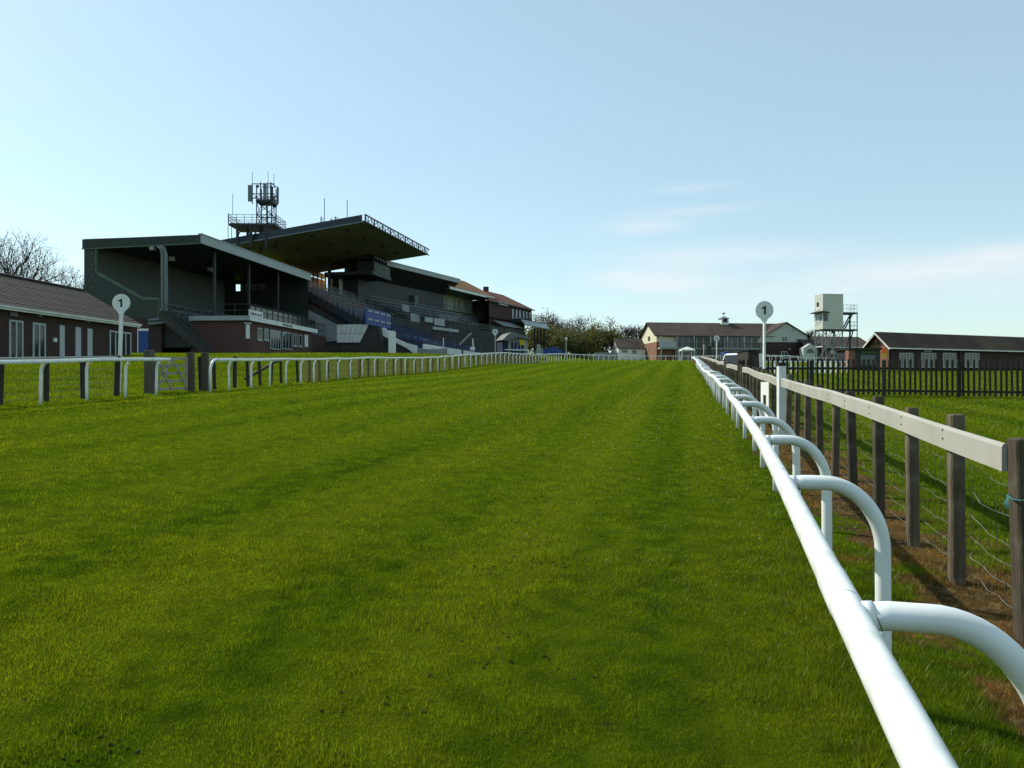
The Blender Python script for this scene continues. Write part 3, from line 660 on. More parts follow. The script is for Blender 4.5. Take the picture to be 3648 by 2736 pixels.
# ------------------------------------------------------------------ distance markers
def marker(label, X, Y, zc, rad, pw_, txt, tilt=0, size=None, z0=None, off_=0):
    z = g1(X, Y) if z0 is None else z0
    t = thing('distance_marker', label, 'marker', (X, Y, z), 'round furlong markers'); yaw = math.atan2(X, Y) * .0
    n = 40; o = []
    a0 = math.asin(min(.95, pw_ / 2 / rad * 1.9))
    for j in range(n + 1):
        a = -math.pi / 2 + a0 + (2 * math.pi - 2 * a0) * j / n; o.append((X + rad * math.cos(a), zc + rad * math.sin(a)))
    o.append((X - pw_ / 2, zc - rad * 1.28)); o.append((X + pw_ / 2, zc - rad * 1.28))
    part('disc', MB().prism(o[::-1], Y - .02, Y + .02, axis=1), m_sign, t)
    lean = math.tan(R(tilt)) * (zc - z)
    part('pole', MB().bar((X - lean, Y, z - .2), (X, Y, zc - rad * 1.27), pw_, .06), m_sign, t)
    if txt == '1':
        q = rad; part('numeral', MB().prism([(X - .06 * q, zc - .48 * q), (X + .15 * q, zc - .48 * q), (X + .15 * q, zc + .48 * q), (X + .01 * q, zc + .48 * q), (X - .06 * q, zc + .36 * q), (X - .30 * q, zc + .30 * q), (X - .30 * q, zc + .15 * q), (X - .06 * q, zc + .17 * q)], Y - .026, Y - .022, 1), m_black, t)
    elif txt: text('numeral', txt, size or rad * 1.5, m_black, t, (X, Y - .024, zc), (R(90), 0, 0), .002, rad * .03)
    return t
Y = 22.6; X, _, zc = at(432, 1079, Y); marker('white round marker with a black 1 in front of the brick pavilion', X, Y, zc, .262, .125, '1', 1.6)
Y = 26.5; X, _, zc = at(2723, 1105, Y); marker('white round marker with a black 1 in front of the clubhouse', X, Y, zc, .317, .14, '1', .3)
Y = 92; X, _, zc = at(1764, 1182, Y); marker('white round half marker on a tall pole before the dark brick stand', X, Y, zc, .34, .2, '½')
Y = 95; X, _, zc = at(2553, 1205, Y); marker('white round half marker among the things before the clubhouse glass', X, Y, zc, .36, .21, '½')
Y = 128; X, _, zc = at(2017, 1205, Y); marker('small white round marker in front of the dark bushes', X, Y, zc, .22, .14, None)
Y = 125; X, _, zc = at(2507, 1232, Y); marker('small white round marker left of the dark winning post', X, Y, zc, .20, .12, None)

# ------------------------------------------------------------------ building helpers
def window(T, fr, k0, k1, z0, z1, L, nx=1, nz=1, fm=None, gm=None, fw=.07, sill=False, name='window', d=.06):
    fm = fm or m_frame; gm = gm or m_glass; k0, k1 = min(k0, k1), max(k0, k1); z0, z1 = min(z0, z1), max(z0, z1)
    mb = MB(fr)
    mb.box(k0, k1, L - d, L - .004, z1 - fw, z1); mb.box(k0, k1, L - d, L - .004, z0, z0 + fw)
    mb.box(k0, k0 + fw, L - d, L - .004, z0 + fw, z1 - fw); mb.box(k1 - fw, k1, L - d, L - .004, z0 + fw, z1 - fw)
    wk, wz = (k1 - k0 - fw) / nx, (z1 - z0 - fw) / nz
    for i in range(1, nx): mb.box(k0 + wk * i, k0 + wk * i + fw, L - d, L - .004, z0 + fw, z1 - fw)
    for j in range(1, nz):
        for i in range(nx): mb.box(k0 + wk * i + fw, k0 + wk * (i + 1), L - d + .008, L - .004, z0 + wz * j, z0 + wz * j + fw * .8)
    w_ = part(name, mb, fm, T)
    for i in range(nx):
        for j in range(nz):
            part('pane', MB(fr).box(k0 + wk * i + fw - .004, k0 + wk * (i + 1) + .004, L - .03, L - .008, z0 + wz * j + fw * .8 - .003, z0 + wz * (j + 1) + .003), gm, w_)
    if sill: part('sill', MB(fr).box(k0 - .06, k1 + .06, L - d - .06, L - .004, z0 - .08, z0 - .003), fm, w_)
    return w_
def wpx(T, fr, x0, y0, x1, y1, L, **kw): return window(T, fr, *fr.rect(x0, y0, x1, y1, L), L, **kw)
def bpx(fr, x0, y0, x1, y1, L, d=.05):
    k0, k1, z0, z1 = fr.rect(x0, y0, x1, y1, L); return MB(fr).box(min(k0, k1), max(k0, k1), L - d, L - .004, z0, z1)
def railing(T, fr, pts, h=1.05, step=1.0, m=None, bars=2, r=.03, name='railing'):
    mb = MB(); m = m or m_steel
    W = [Vector(fr.w(*p)) for p in pts]
    for a, b in zip(W[:-1], W[1:]):
        n = max(1, int((b - a).length / step))
        for i in range(n + 1):
            p = a.lerp(b, i / n); mb.bar(p, p + Vector((0, 0, h)), r * 1.4)
        for j in range(bars): mb.bar(a + Vector((0, 0, h * (j + 1) / bars)), b + Vector((0, 0, h * (j + 1) / bars)), r * 1.6)
    return part(name, mb, m, T)

# ------------------------------------------------------------------ brick pavilion, far left
PV = Frame(-27.0, 40, .065, 1); k_end = PV.px(499, 1157, -.4)[0]; ze = PV.px(0, 1089, -.4)[1]; zr = ze + 2.45; kb = -15.0
T = thing('brick_pavilion', 'low dark brick pavilion with brown tiled roof at the far left', 'building', PV.w(0, 2, g1(-29, 44)))
zb = 2.2
part('wall', MB(PV).box(kb, k_end - .35, 0, 7.6, zb, ze - .02), m_brick, T)
part('gable', MB(PV).prism([(0.0, ze - .02), (7.6, ze - .02), (3.8, zr - .2)], k_end - .60, k_end - .35, 0), m_brick, T)
rf = part('roof', MB(PV).prism([(-.45, ze - .02), (3.8, zr - .05), (8.05, ze - .02), (8.05, ze + .05), (3.8, zr + .02), (-.45, ze + .05)], kb, k_end - .02, 0), m_tile, T)
NC = 22
for i in range(NC):
    s0, s1 = i / NC, (i + 1) / NC + .012; a = lambda s: (-.47 + s * 4.29, ze + .05 + s * (zr - ze - .03)); p, q = a(s0), a(min(s1, 1))
    off_ = .035; wv_ = random.Random(i).uniform(-.006, .006)
    part('tile_course', MB(PV).prism([(p[0], p[1] + .002), (p[0] - .012, p[1] + off_ + wv_), (q[0], q[1] + .012), (q[0], q[1] - .004)], kb - .01, k_end + .01 * (i % 2), 0), m_tile, rf)
part('ridge_tiles', MB(PV).prism([(3.62, zr - .02), (3.66, zr + .07), (3.8, zr + .12), (3.94, zr + .07), (3.98, zr - .02)], kb, k_end, 0), m_tile, rf)
part('gutter', MB(PV).prism([(-.56, ze - .06), (-.46, ze - .06), (-.46, ze + .05), (-.58, ze + .05)], kb, k_end - .05, 0), m_white, T)
part('fascia', MB(PV).box(kb, k_end - .03, -.45, -.42, ze - .17, ze + .0), m_white, T)
part('verge_board', MB(PV).prism([(-.45, ze - .15), (3.8, zr - .18), (8.05, ze - .15), (8.05, ze - .02), (3.8, zr - .06), (-.45, ze - .02)], k_end - .02, k_end + .005, 0), m_woodd, T)
part('downpipe', MB(PV).bar(PV.w(PV.px(222, 1150, -.1)[0], -.06, zb), PV.w(PV.px(222, 1150, -.1)[0], -.06, ze - .1), .08), m_black, T)
for (x0, y0, x1, y1, nxx) in ((31, 1141, 80, 1290, 2), (115, 1151, 160, 1290, 2), (389, 1181, 465, 1285, 4), (-110, 1130, -50, 1290, 2)):
    wpx(T, PV, x0, y0, x1, y1, 0, nx=nxx, name='french_door', fw=.10)
for (x0, x1, y0) in ((211, 228, 1159), (267, 286, 1166), (310, 327, 1171)):
    part('shutter', bpx(PV, x0, y0, x1, 1290, 0, .05), m_frame, T, label='tall white shutter panel')
for (x, y) in ((134, 1122), (306, 1143)): part('floodlight', bpx(PV, x - 4, y - 9, x + 4, y + 6, 0, .22), m_lamp, T)
part('vent', bpx(PV, 35, 1110, 62, 1126, 0, .03), m_steelg, T); part('alarm_box', bpx(PV, 188, 1204, 197, 1218, 0, .12), m_white, T)

# ------------------------------------------------------------------ green covered stand
GS = Frame(-29.6, 72, .132, 1)
Lb, zt = GS.pk(297, 842, 0); zt = GS.pk(713, 836, 0)[1]; zf = GS.pk(713, 867, 0)[1]; kE = GS.px(1105, 985, 0)[0]; zg = 4.3
T = thing('covered_stand', 'dark green covered stand with pale front fascia and tiered seating', 'grandstand', GS.w(0, 5, zg))
rf = part('roof', MB(GS).prism([(.06, zf + .25), (Lb, zf + .1), (Lb, zt - .10), (.06, zt - .02)], .06, kE, 0), m_green, T)
part('end_fascia', MB(GS).prism([(-.02, zf), (Lb + .1, zf - .25), (Lb + .1, zt - .15), (-.02, zt)], -.04, .05, 0), m_green, T)
for i in range(52): L_ = .1 + i * (Lb - .1) / 52; part('cladding_rib', MB(GS).prism([(L_, zf + .02 - .25 * i / 52), (L_ + .06, zf + .02 - .25 * i / 52), (L_ + .06, zt - .03 - .13 * i / 52), (L_, zt - .03 - .13 * i / 52)], -.06, -.042, 0), m_green, rf)
part('end_trim', MB(GS).prism([(-.06, zf - .06), (Lb + .14, zf - .32), (Lb + .14, zf - .22), (-.06, zf + .04)], -.09, -.062, 0), m_greent, T)
part('front_fascia', MB(GS).box(-.03, kE + .03, -.12, .03, zf, zt + .02), m_fascia, T)
part('roof_edge', MB(GS).box(-.06, kE + .05, -.18, .2, zt + .024, zt + .12), m_fascia, T)
# end wall
(L1, z1), (L2, z2), (L3, z3), (L4, z4) = GS.pk(343, 970, 0), GS.pk(510, 1064, 0), GS.pk(566, 1064, 0), GS.pk(566, 1134, 0)
part('end_wall', MB(GS).prism([(Lb, zg), (Lb, zf - .1), (L1, zf - .1), (L1, z1), (L2, z2), (L3, z3), (L3, z4), (L3 + .01, z4 - .02), (L3 + .2, zg)][::-1], .1, .3, 0), m_green, T)
tr_ = MB(GS)
for (a, b) in (((L1, zf - .2), (L1, z1)), ((L1, z1), (L2, z2)), ((L2, z2), (L3, z3)), ((L3, z3), (L3, z4))):
    tr_.bar((.06, a[0], a[1]), (.06, b[0], b[1]), .1, .28)
part('wall_trim', tr_, m_greent, T)
part('end_base', MB(GS).prism([(L3 - .3, zg - 1), (Lb, zg - 1), (Lb, z4 - .02), (L3 - .3, z4 - .02)][::-1], -.05, .09, 0), m_brick, T)
for i in range(4): part('ladder_bracket', MB(GS).box(.0, .09, Lb - 1.05, Lb - .8, GS.pk(320, 903 + i * 41, 0)[1] - .04, GS.pk(320, 903 + i * 41, 0)[1] + .04), m_steelg, T)
# pair of curved pipes
for dx in (0, 12):
    pa_, pb_, pc_, pd_ = (GS.pk(563 + dx * .8, 876, -.25), GS.pk(579 + dx, 905, -.25), GS.pk(580 + dx, 1095, -.25), GS.pk(572 + dx * .8, 1136 + dx, -.25))
    e_ = GS.pk(530, 1142 + dx, -.25); b0 = GS.pk(574 + dx * .9, 886, -.25)
    part('pipe', MB(GS).tube([(-.25, *q) for q in (pa_, b0, pb_, pc_, (pd_[0] * .7 + pc_[0] * .3, pd_[1]), (pd_[0], pd_[1] - .05), e_)], .17, 8), m_steelg, T, True)
# rear wall in corrugated pale sheets, far end wall with a high opening
part('rear_wall', MB(GS).box(.35, kE, Lb - .5, Lb - .3, zg, zf + .05), m_greywall, T)
for i in range(26): part('cladding_rib', MB(GS).box(.36, kE - .05, Lb - .54, Lb - .502, 8.3 + i * .27, 8.3 + i * .27 + .08), m_greywall, T)
lo, hi = GS.px(885, 1034, Lb / 2)[1], 0
ow = [GS.pk(x, 1024, kE - .3) for x in (838, 945)]; zo0, zo1 = GS.pk(890, 1036, kE - .3)[1], GS.pk(890, 1012, kE - .3)[1]
fw_ = MB(GS); fw_.box(kE - .3, kE - .1, 0.2, Lb, zg, zo0); fw_.box(kE - .3, kE - .1, .2, ow[1][0], zo0, zf + .2); fw_.box(kE - .3, kE - .1, ow[0][0], Lb, zo0, zf + .2); fw_.box(kE - .3, kE - .1, ow[1][0], ow[0][0], zo1, zf + .2)
for f in (.25, .5, .72): fw_.box(kE - .3, kE - .1, ow[1][0] + (ow[0][0] - ow[1][0]) * f - .12, ow[1][0] + (ow[0][0] - ow[1][0]) * f + .12, zo0, zo1)
part('far_end_wall', fw_, m_green, T)
# tiers
nst = 12; zs0, zs1 = 6.9, 10.2
for i in range(nst):
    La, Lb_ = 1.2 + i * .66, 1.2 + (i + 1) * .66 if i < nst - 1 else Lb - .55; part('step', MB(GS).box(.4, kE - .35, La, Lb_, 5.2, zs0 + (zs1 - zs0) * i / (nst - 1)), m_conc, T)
for i, k in enumerate((4.2, 11.5, 18.8)):
    x, y, _ = GS.w(k, .9, 0); part('column', MB(GS).box(k - .11, k + .11, .8, 1.02, 6.2, zf + .2), m_steel, T); part('column_base', MB(GS).box(k - .17, k + .17, .74, 1.08, 6.3, 8.0), m_white, T)
bm = MB(); bm_w = 2.6
for s_ in (0, 1.3, 2.6): bm.bar((0, s_, 0), (0, s_, 1.0), .05)
bm.bar((0, -.1, 1.0), (0, 2.7, 1.0), .06); bm.bar((0, 0, .5), (0, 2.6, .5), .04)
for s_ in (0, 1.3): bm.bar((0, s_, 0), (0, s_ + 1.3, 1.0), .035); bm.bar((0, s_, 1.0), (0, s_ + 1.3, 0), .035)
me_bar = bm.mesh('crush_barrier'); me_bar.materials.append(m_steelg)
def barriers(T, fr, rows, k0, k1, gap=3.4):
    ang = math.atan2(fr.t[1], fr.t[0]) - math.pi / 2
    for (L, z) in rows:
        k = k0
        while k + 2.6 < k1: inst('crush_barrier', me_bar, T, fr.w(k, L, z), ang); k += gap
barriers(T, GS, [(1.4, 6.9), (3.4, 7.8), (5.4, 8.7)], .8, kE - 1, 3.0)
railing(T, GS, [(.3, 1.0, 6.3), (kE - .5, 1.0, 6.3)], 1.2, 1.2, m_steel, 3)
for (x, y) in ((543, 884), (612, 922), (748, 960)): L_, z_ = 4.0, 0; k_, z_ = GS.px(x, y, 5.0); part('floodlight', MB(GS).box(k_ - .2, k_ + .2, 4.8, 5.2, z_ - .2, z_ + .2), m_lamp, T)
# ground floor end: blue door, wall boxes
k0, k1 = GS.pk(530, 1200, -.05)[0], GS.pk(494, 1200, -.05)[0]; zd0, zd1 = GS.pk(512, 1262, -.05)[1], GS.pk(512, 1179, -.05)[1]
db = part('door', MB(GS).box(-.10, -.055, k0, k1, zd0, zd1), m_blue, T, label='blue door at the foot of the stand')
part('fanlight', MB(GS).box(-.105, -.056, k0, k1, zd1 + .01, zd1 + .22), m_white, db); part('door_frame', MB(GS).box(-.12, -.056, k1 + .003, k1 + .09, zd0, zd1 + .22), m_white, db)
# dark concrete stair at the near end
st = MB(GS)
Lq, zq = GS.pk(585, 1110, -1.2); Le, zE = GS.pk(745, 1240, -1.2)
ns = 12
for i in range(ns):
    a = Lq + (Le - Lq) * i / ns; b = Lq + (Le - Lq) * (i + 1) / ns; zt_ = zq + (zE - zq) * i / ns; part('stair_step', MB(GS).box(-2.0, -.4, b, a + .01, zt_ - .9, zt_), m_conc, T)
railing(T, GS, [(-2.0, Lq, zq), (-2.0, Le, zE)], 1.0, .8, m_steel, 2)

# ------------------------------------------------------------------ brick bar with white fascia
BR = Frame(at(894, 1140, 72)[0], 72, (at(1132, 1187, 90)[0] - at(894, 1140, 72)[0]), 18); kR = BR.px(1132, 1180, 0)[0]
z0_, z1_ = BR.px(894, 1142, 0)[1], BR.px(894, 1125, 0)[1]; LW = BR.pk(672, 1130, 0)[0]
T = thing('brick_bar', 'single-storey brick bar with wide white fascia under the stand balcony', 'building', BR.w(0, 2, g1(-25, 76)))
part('wall', MB(BR).box(.35, kR - 1.2, .35, LW, 3.6, z0_ + .02), m_brick3, T)
part('fascia', MB(BR).box(0, kR, 0, .12, z0_, z1_), m_white, T); part('fascia', MB(BR).box(0, .12, .125, LW, z0_ + .04, z1_ + .03), m_fascia, T)
part('balcony_floor', MB(BR).box(.13, kR, .13, LW, z0_ + .1, z1_ - .05), m_concl, T)
for (x0, y0, x1, y1, nxx) in ((917, 1168, 932, 1212, 2), (941, 1171, 955, 1212, 2), (962, 1177, 999, 1245, 4), (1005, 1184, 1039, 1245, 3), (1044, 1190, 1057, 1233, 2), (1064, 1194, 1075, 1234, 1)):
    wpx(T, BR, x0, y0, x1, y1, .35, nx=nxx, sill=(y1 < 1240), fw=.09)
for (x0, y0, x1, y1) in ((1085, 1193, 1096, 1236),): part('shutter', bpx(BR, x0, y0, x1, y1, .35), m_white, T)
sh = BR.rect(878, 1155, 890, 1205, .35); L0, za = BR.pk(890, 1155, .35); Lz, zz_ = BR.pk(877, 1206, .35)
part('shutter', MB(BR).box(.28, .345, L0, Lz, zz_, za), m_white, T); part('shutter_box', MB(BR).box(.15, .345, L0 - .2, Lz + .1, za + .01, za + .16), m_fascia, T)
railing(T, BR, [(.2, LW, z1_), (.2, .2, z1_), (kR - .3, .2, z1_)], 1.15, 1.3, m_steel, 2)
part('glass_screen', MB(BR).box(.4, kR - .3, .235, .25, z1_ + .05, z1_ + 1.0), glassmat('smoked_screen', (.012, .016, .02), .2), T)
bn = part('banner', bpx(BR, 886, 1107, 935, 1130, -.0, .04), m_white, T, label='white banner with dark lettering on the balcony rail')
kk = BR.rect(888, 1112, 933, 1128, 0); lt = MB(BR); r = random.Random(12); k_ = kk[0] + .12
while k_ < kk[1] - .2: hgt = r.choice((.14, .14, .2, .26)); lt.box(k_, k_ + r.uniform(.07, .13), -.06, -.042, kk[2] + .12, kk[2] + .12 + hgt); k_ += .17
part('lettering', lt, m_steel, bn)
kt, zt_ = BR.px(1024, 1161, -.0); text('lettering', 'Tack Room Bar', .42, m_steel, T, BR.w(kt, -.012, (z0_ + z1_) / 2), (R(90), 0, math.atan2(BR.t[1], BR.t[0])), .004, .006)
# low brick terrace wall with railings at the far end
part('terrace_wall', MB(BR).box(kR - 1.15, kR + 5.5, .9, 5, 3.6, BR.px(1150, 1198, .9)[1]), m_brick, T)
railing(T, BR, [(kR - 1.0, 1.0, BR.px(1150, 1198, .9)[1]), (kR + 5.3, 1.0, BR.px(1150, 1198, .9)[1]), (kR + 5.3, 4.5, BR.px(1150, 1198, .9)[1])], 1.5, .7, m_steel, 2)

# ------------------------------------------------------------------ main grandstand with raked cantilever roof
MS = Frame(at(1300, 764, 95)[0], 95, .2137, 1)
kM = MS.px(1526, 888, 0)[0]; Lr, zrr = MS.pk(779, 857, 0); zft = MS.pk(1300, 764, 0)[1]; zfb = MS.pk(1306, 788, 0)[1]; dzr = (zrr - zft) / Lr
T = thing('main_grandstand', 'tall grandstand with upswept cantilever roof and steep terrace', 'grandstand', MS.w(0, 6, 5))
part('roof_deck', MB(MS).prism([(.1, zfb + .05), (Lr, zfb + .05 + dzr * Lr), (Lr, zfb + .16 + dzr * Lr), (.1, zfb + .16)], .13, kM - .13, 0), m_roofblue, T)
part('roof_edge', MB(MS).prism([(.4, zfb + .06 + dzr * .5), (Lr, zrr - .95), (Lr, zrr + .02), (0.4, zft + .03 + dzr * .4)], -.05, .09, 0), m_roofblue, T)
part('soffit', MB(MS).prism([(.05, zfb - .06), (Lr, zfb - .06 + dzr * Lr), (Lr, zfb + .02 + dzr * Lr), (.05, zfb + .02)], .12, kM - .12, 0), m_soffit, T)
def zsof(L): return zfb - .06 + dzr * L
part('soffit_edge', MB(MS).prism([(.0, zfb - .1), (Lr, zfb - .1 + dzr * Lr), (Lr, zfb + .06 + dzr * Lr), (.0, zfb + .06)], -.1, .1, 0), m_steelg, T)
part('front_chord', MB(MS).box(-.12, kM + .1, -.14, .04, zft - .09, zft + .03), m_steel, T); part('front_chord', MB(MS).box(-.12, kM + .1, -.14, .04, zfb - .14, zfb + .02), m_steel, T)
nb_ = 26
for i in range(nb_):
    ka, kb_ = kM * i / nb_, kM * (i + 1) / nb_; top, bot = zft - .12, zfb + .02
    part('truss_brace', MB(MS).bar((ka, -.05, bot if i % 2 else top), (kb_, -.05, top if i % 2 else bot), .06), m_steel, T)
    part('truss_upright', MB(MS).bar((ka, -.06, bot), (ka, -.06, top), .06 if i % 3 else .14), m_steel, T)
for k in (.7, kM * .25, kM * .5, kM * .72):
    for j in range(3): L_ = 3 + j * 5; part('soffit_lamp', MB(MS).box(k + 1.2, k + 1.6, L_, L_ + .4, zfb - .35 + dzr * L_, zfb - .07 + dzr * L_), m_steel, T)
# decks
kd = 2.0; kl = 42
(Lt, zt_), (Lf, zf_) = MS.pk(1046, 1010, kd), MS.pk(1290, 1142, kd)
nst = 18
for i in range(nst):
    a = Lf + (Lt - Lf) * i / nst; b = Lf + (Lt - Lf) * (i + 1) / nst; z_ = zf_ + (zt_ - zf_) * i / (nst - 1); part('step', MB(MS).box(kd, kl, a, b, z_ - 1.3, z_), m_seat if i > 7 else m_navy, T)
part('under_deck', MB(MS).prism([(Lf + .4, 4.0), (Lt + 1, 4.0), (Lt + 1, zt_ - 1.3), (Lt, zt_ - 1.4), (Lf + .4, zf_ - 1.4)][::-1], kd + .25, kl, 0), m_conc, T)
sl_ = MB(MS); sl_.prism([(Lf, zf_ - 1.0), (Lt, zt_ - 1.0), (Lt, zt_ + .02), (Lf, zf_ + .02)][::-1], kd - .2, kd - .01, 0); part('end_stringer', sl_, m_steel, T)
lat_ = MB(MS)
n_ = 13
for i in range(n_ + 1):
    s_ = i / n_; L_ = Lf + (Lt - Lf) * s_; z_ = zf_ + (zt_ - zf_) * s_; lat_.bar((kd - .12, L_, z_), (kd - .12, L_, z_ + 1.15), .14)
for h in (.25, .45, .65, .85, 1.12): lat_.bar((kd - .1, Lf, zf_ + h), (kd - .1, Lt, zt_ + h), .05 if h < 1 else .1)
part('end_balustrade', lat_, m_steelg, T)
ang = math.atan2(MS.t[1], MS.t[0]) - math.pi / 2
barriers(T, MS, [(Lf + (Lt - Lf) * s_, zf_ + (zt_ - zf_) * s_ + .05) for s_ in (.12, .3, .48, .66, .84, .97)], kd + .6, kl - 1, 3.3)
# rear wall far back under the roof: amber glazing, then dark and pale walling
LR = 18.4; zw0 = zt_; zS = zsof(LR) - .02
ka0, ka1 = MS.px(1000, 1000, LR)[0], MS.px(1160, 1000, LR)[0]; za0 = MS.px(1135, 1030, LR)[1]; na = 10
for i in range(na):
    k_ = ka0 + (ka1 - ka0) * i / na; k2 = ka0 + (ka1 - ka0) * (i + 1) / na
    part('glazed_panel', MB(MS).box(k_ + .06, k2 - .06, LR, LR + .03, za0, za0 + (zS - za0) * .62), m_amber, T); part('glazed_panel', MB(MS).box(k_ + .06, k2 - .06, LR, LR + .03, za0 + (zS - za0) * .68, zS), m_amber, T)
    part('mullion', MB(MS).box(k2 - .05, k2 + .05, LR - .1, LR + .1, za0, zS), m_steel, T)
part('rear_sill', MB(MS).box(kd, ka1 + 2, LR - .05, LR + .15, 12, za0 - .01), m_steel, T)
part('rear_wall', MB(MS).box(ka1 + 1.6, kl + 4, LR - .1, LR + .2, 12, zS), m_steel, T)
LP = 13.0; kp0, kp1 = MS.px(1213, 1020, LP)[0], MS.px(1421, 1040, LP)[0]; zp1 = MS.px(1213, 993, LP)[1]
part('pale_wall', MB(MS).box(kp0, kp1, LP, LP + .25, zw0 - 1, zp1), m_white, T); part('pale_wall_cap', MB(MS).box(kp0 - 2.5, kp1 + 2, LP - .3, LP + 1.5, zp1 + .01, zp1 + .7), m_steel, T)
part('opening_shade', bpx(MS, 1262, 1000, 1300, 1046, LP, .06), m_black, T)  # black slab on the wall, the opening's inner shade put into its colour
part('upper_landing', MB(MS).box(kd, kl, Lt, LR, zw0 - 1.5, zw0 + .02), m_conc, T)
for k in (16.5, 24.5): part('column', MB(MS).box(k - .2, k + .2, LP - .5, LP - .1, zw0, zsof(LP - .5)), m_steel, T)
# commentary box hung from the roof
kb0, kb1, Lb0, Lb1 = 18.0, 24.7, 6.24, 8.9
cz1 = zsof(Lb0) - .02; cz0 = 18.6
cbx = part('commentary_box', MB(MS).box(kb0, kb1, Lb0, Lb1, cz0, cz0 + 1.55), m_steel, T)
part('box_roof', MB(MS).box(kb0 - .1, kb1 + .1, Lb0 - .15, Lb1, cz0 + 2.0, cz1 - .35), m_steel, cbx)
for i in range(5): part('shutter', MB(MS).box(kb0 + .12 + i * 1.3, kb0 + 1.3 + i * 1.3, Lb0 - .06, Lb0 - .004, cz0 + .12, cz0 + 1.45), m_greywall, cbx)
for i in range(6): part('hanger', MB(MS).bar((kb0 + .1 + i * 1.3, Lb0 + .1, cz0 + 1.5), (kb0 + .1 + i * 1.3, Lb0 + .1, cz1), .2), m_steel, cbx)
part('box_back', MB(MS).box(kb0 + .1, kb1, Lb1 - .2, Lb1 - .02, cz0 + 1.55, cz1 - .2), m_steel, cbx)
part('box_floor', MB(MS).box(kb0 - 1.0, kb1, Lb0 - .2, Lb1 + 4, cz0 - .5, cz0 - .02), m_steel, cbx)
# white end wall below the deck
(La, za), (Lb_, zb_), (Lc, zc_), (Ld, zd_), (Lx, zx_) = MS.pk(1080, 1216, kd - .3), MS.pk(1080, 1094, kd - .3), MS.pk(1202, 1157, kd - .3), MS.pk(1316, 1159, kd - .3), MS.pk(1283, 1220, kd - .3)
part('end_wall', MB(MS).prism([(La, za - .3), (Lb_, zb_), (Lc, zc_), (Lc, za)], kd - .45, kd - .25, 0), m_concl, T)
for i in range(6):
    a0, a1 = i / 6, (i + 1) / 6; f = lambda s, t_: (Lc + ((Ld - Lc) * (1 - t_) + (Lx - Lc) * t_) * s, zc_ + (zx_ - zc_) * t_ + .0)
    P4 = [f(a0 + .006, 0), f(a1 - .006, 0), f(a1 - .006, .48), f(a0 + .006, .48)]; Q4 = [f(a0 + .006, .5), f(a1 - .006, .5), f(a1 - .006, 1), f(a0 + .006, 1)]
    part('wall_panel', MB(MS).prism(P4, kd - .5, kd - .25, 0), m_white, T); part('wall_panel', MB(MS).prism(Q4, kd - .5, kd - .25, 0), m_white, T)
part('plinth', MB(MS).prism([(La, 3.2), (La, za - .02), (Lx, zx_ - .02), (Ld, zd_), (Ld - 1.2, zd_ - .2), (Ld - 2.2, 3.2)][::-1], kd - .24, kd + 3, 0), m_conc, T)
# blue hoarding at the deck front
hk = [MS.px(1302, 1120, -.2)[0], MS.px(1389, 1130, -.2)[0]]; hz = (MS.px(1345, 1163, -.2)[1], MS.px(1345, 1108, -.2)[1])
part('hoarding', MB(MS).box(hk[0], hk[1], -.3, -.1, *hz), m_blue, T, label='blue hoarding along the front of the terrace')
for i in range(4):
    k_ = hk[0] + .5 + i * (hk[1] - hk[0]) / 4; part('hoarding_frame', MB(MS).box(k_, k_ + (hk[1] - hk[0]) / 4 - .6, -.36, -.305, hz[1] - .35, hz[1] - .15), m_fascia, T)
    part('hoarding_frame', MB(MS).box(k_, k_ + (hk[1] - hk[0]) / 4 - .6, -.36, -.305, hz[0] + .6, hz[0] + .8), m_fascia, T)
# lower terrace
lz0 = MS.px(1600, 1240, -6.5)[1]; lz1 = zf_ - 1.9; nl = 10; kq = 44
for i in range(nl): part('terrace_step', MB(MS).box(kd + 1.2, kq, -6.4 + i * .62, -6.4 + (i + 1) * .62, 3.2, lz0 - .3 + (lz1 - lz0) * i / nl), m_navy, T)
part('front_parapet', MB(MS).box(kd + 1.2, kq, -6.7, -6.5, 3.4, lz0), m_white, T)
sp = [MS.pk(x, y, kd + 1.0) for x, y in ((1332, 1168), (1371, 1168), (1401, 1200), (1445, 1221), (1487, 1232), (1487, 1268), (1450, 1240), (1400, 1215), (1345, 1183))]
part('side_parapet', MB(MS).prism(sp, kd + .8, kd + 1.19, 0), m_white, T)
part('side_wall', MB(MS).prism([(-6.4, 3.2), (0, 3.2), (0, sp[8][1] - .3), (sp[7][0], sp[7][1] - .05), (sp[6][0], sp[6][1] - .05), (-6.4, sp[5][1])], kd + 1.02, kd + 1.18, 0), m_conc, T)
railing(T, MS, [(kd + 1.4, -6.55, lz0), (12, -6.55, lz0)], .5, .5, m_steelg, 1)
r = random.Random(31)
for i in range(16):
    k_ = r.uniform(7, 38); s_ = r.uniform(.3, .98); L_ = -6.2 + 6 * s_; z_ = lz0 - .2 + (lz1 - lz0) * s_
    part('barrier_board', MB(MS).box(k_, k_ + r.uniform(.5, 1.3), L_ - .05, L_ + .02, z_ + .75, z_ + .95), r.choice([m_greywall, m_greywall, m_blue, m_fascia]), T)
for s_ in (.25, .5, .75): railing(T, MS, [(kd + 3, -6.4 + 6.2 * s_, lz0 - .2 + (lz1 - lz0) * s_), (40, -6.4 + 6.2 * s_, lz0 - .2 + (lz1 - lz0) * s_)], 1.0, 2.2, m_blue, 2, .035)
part('white_screen', bpx(MS, 1432, 1086, 1456, 1110, 3.0, .1), m_concl, T)
part('white_screen', bpx(MS, 1462, 1118, 1492, 1146, 1.0, .1), m_concl, T)

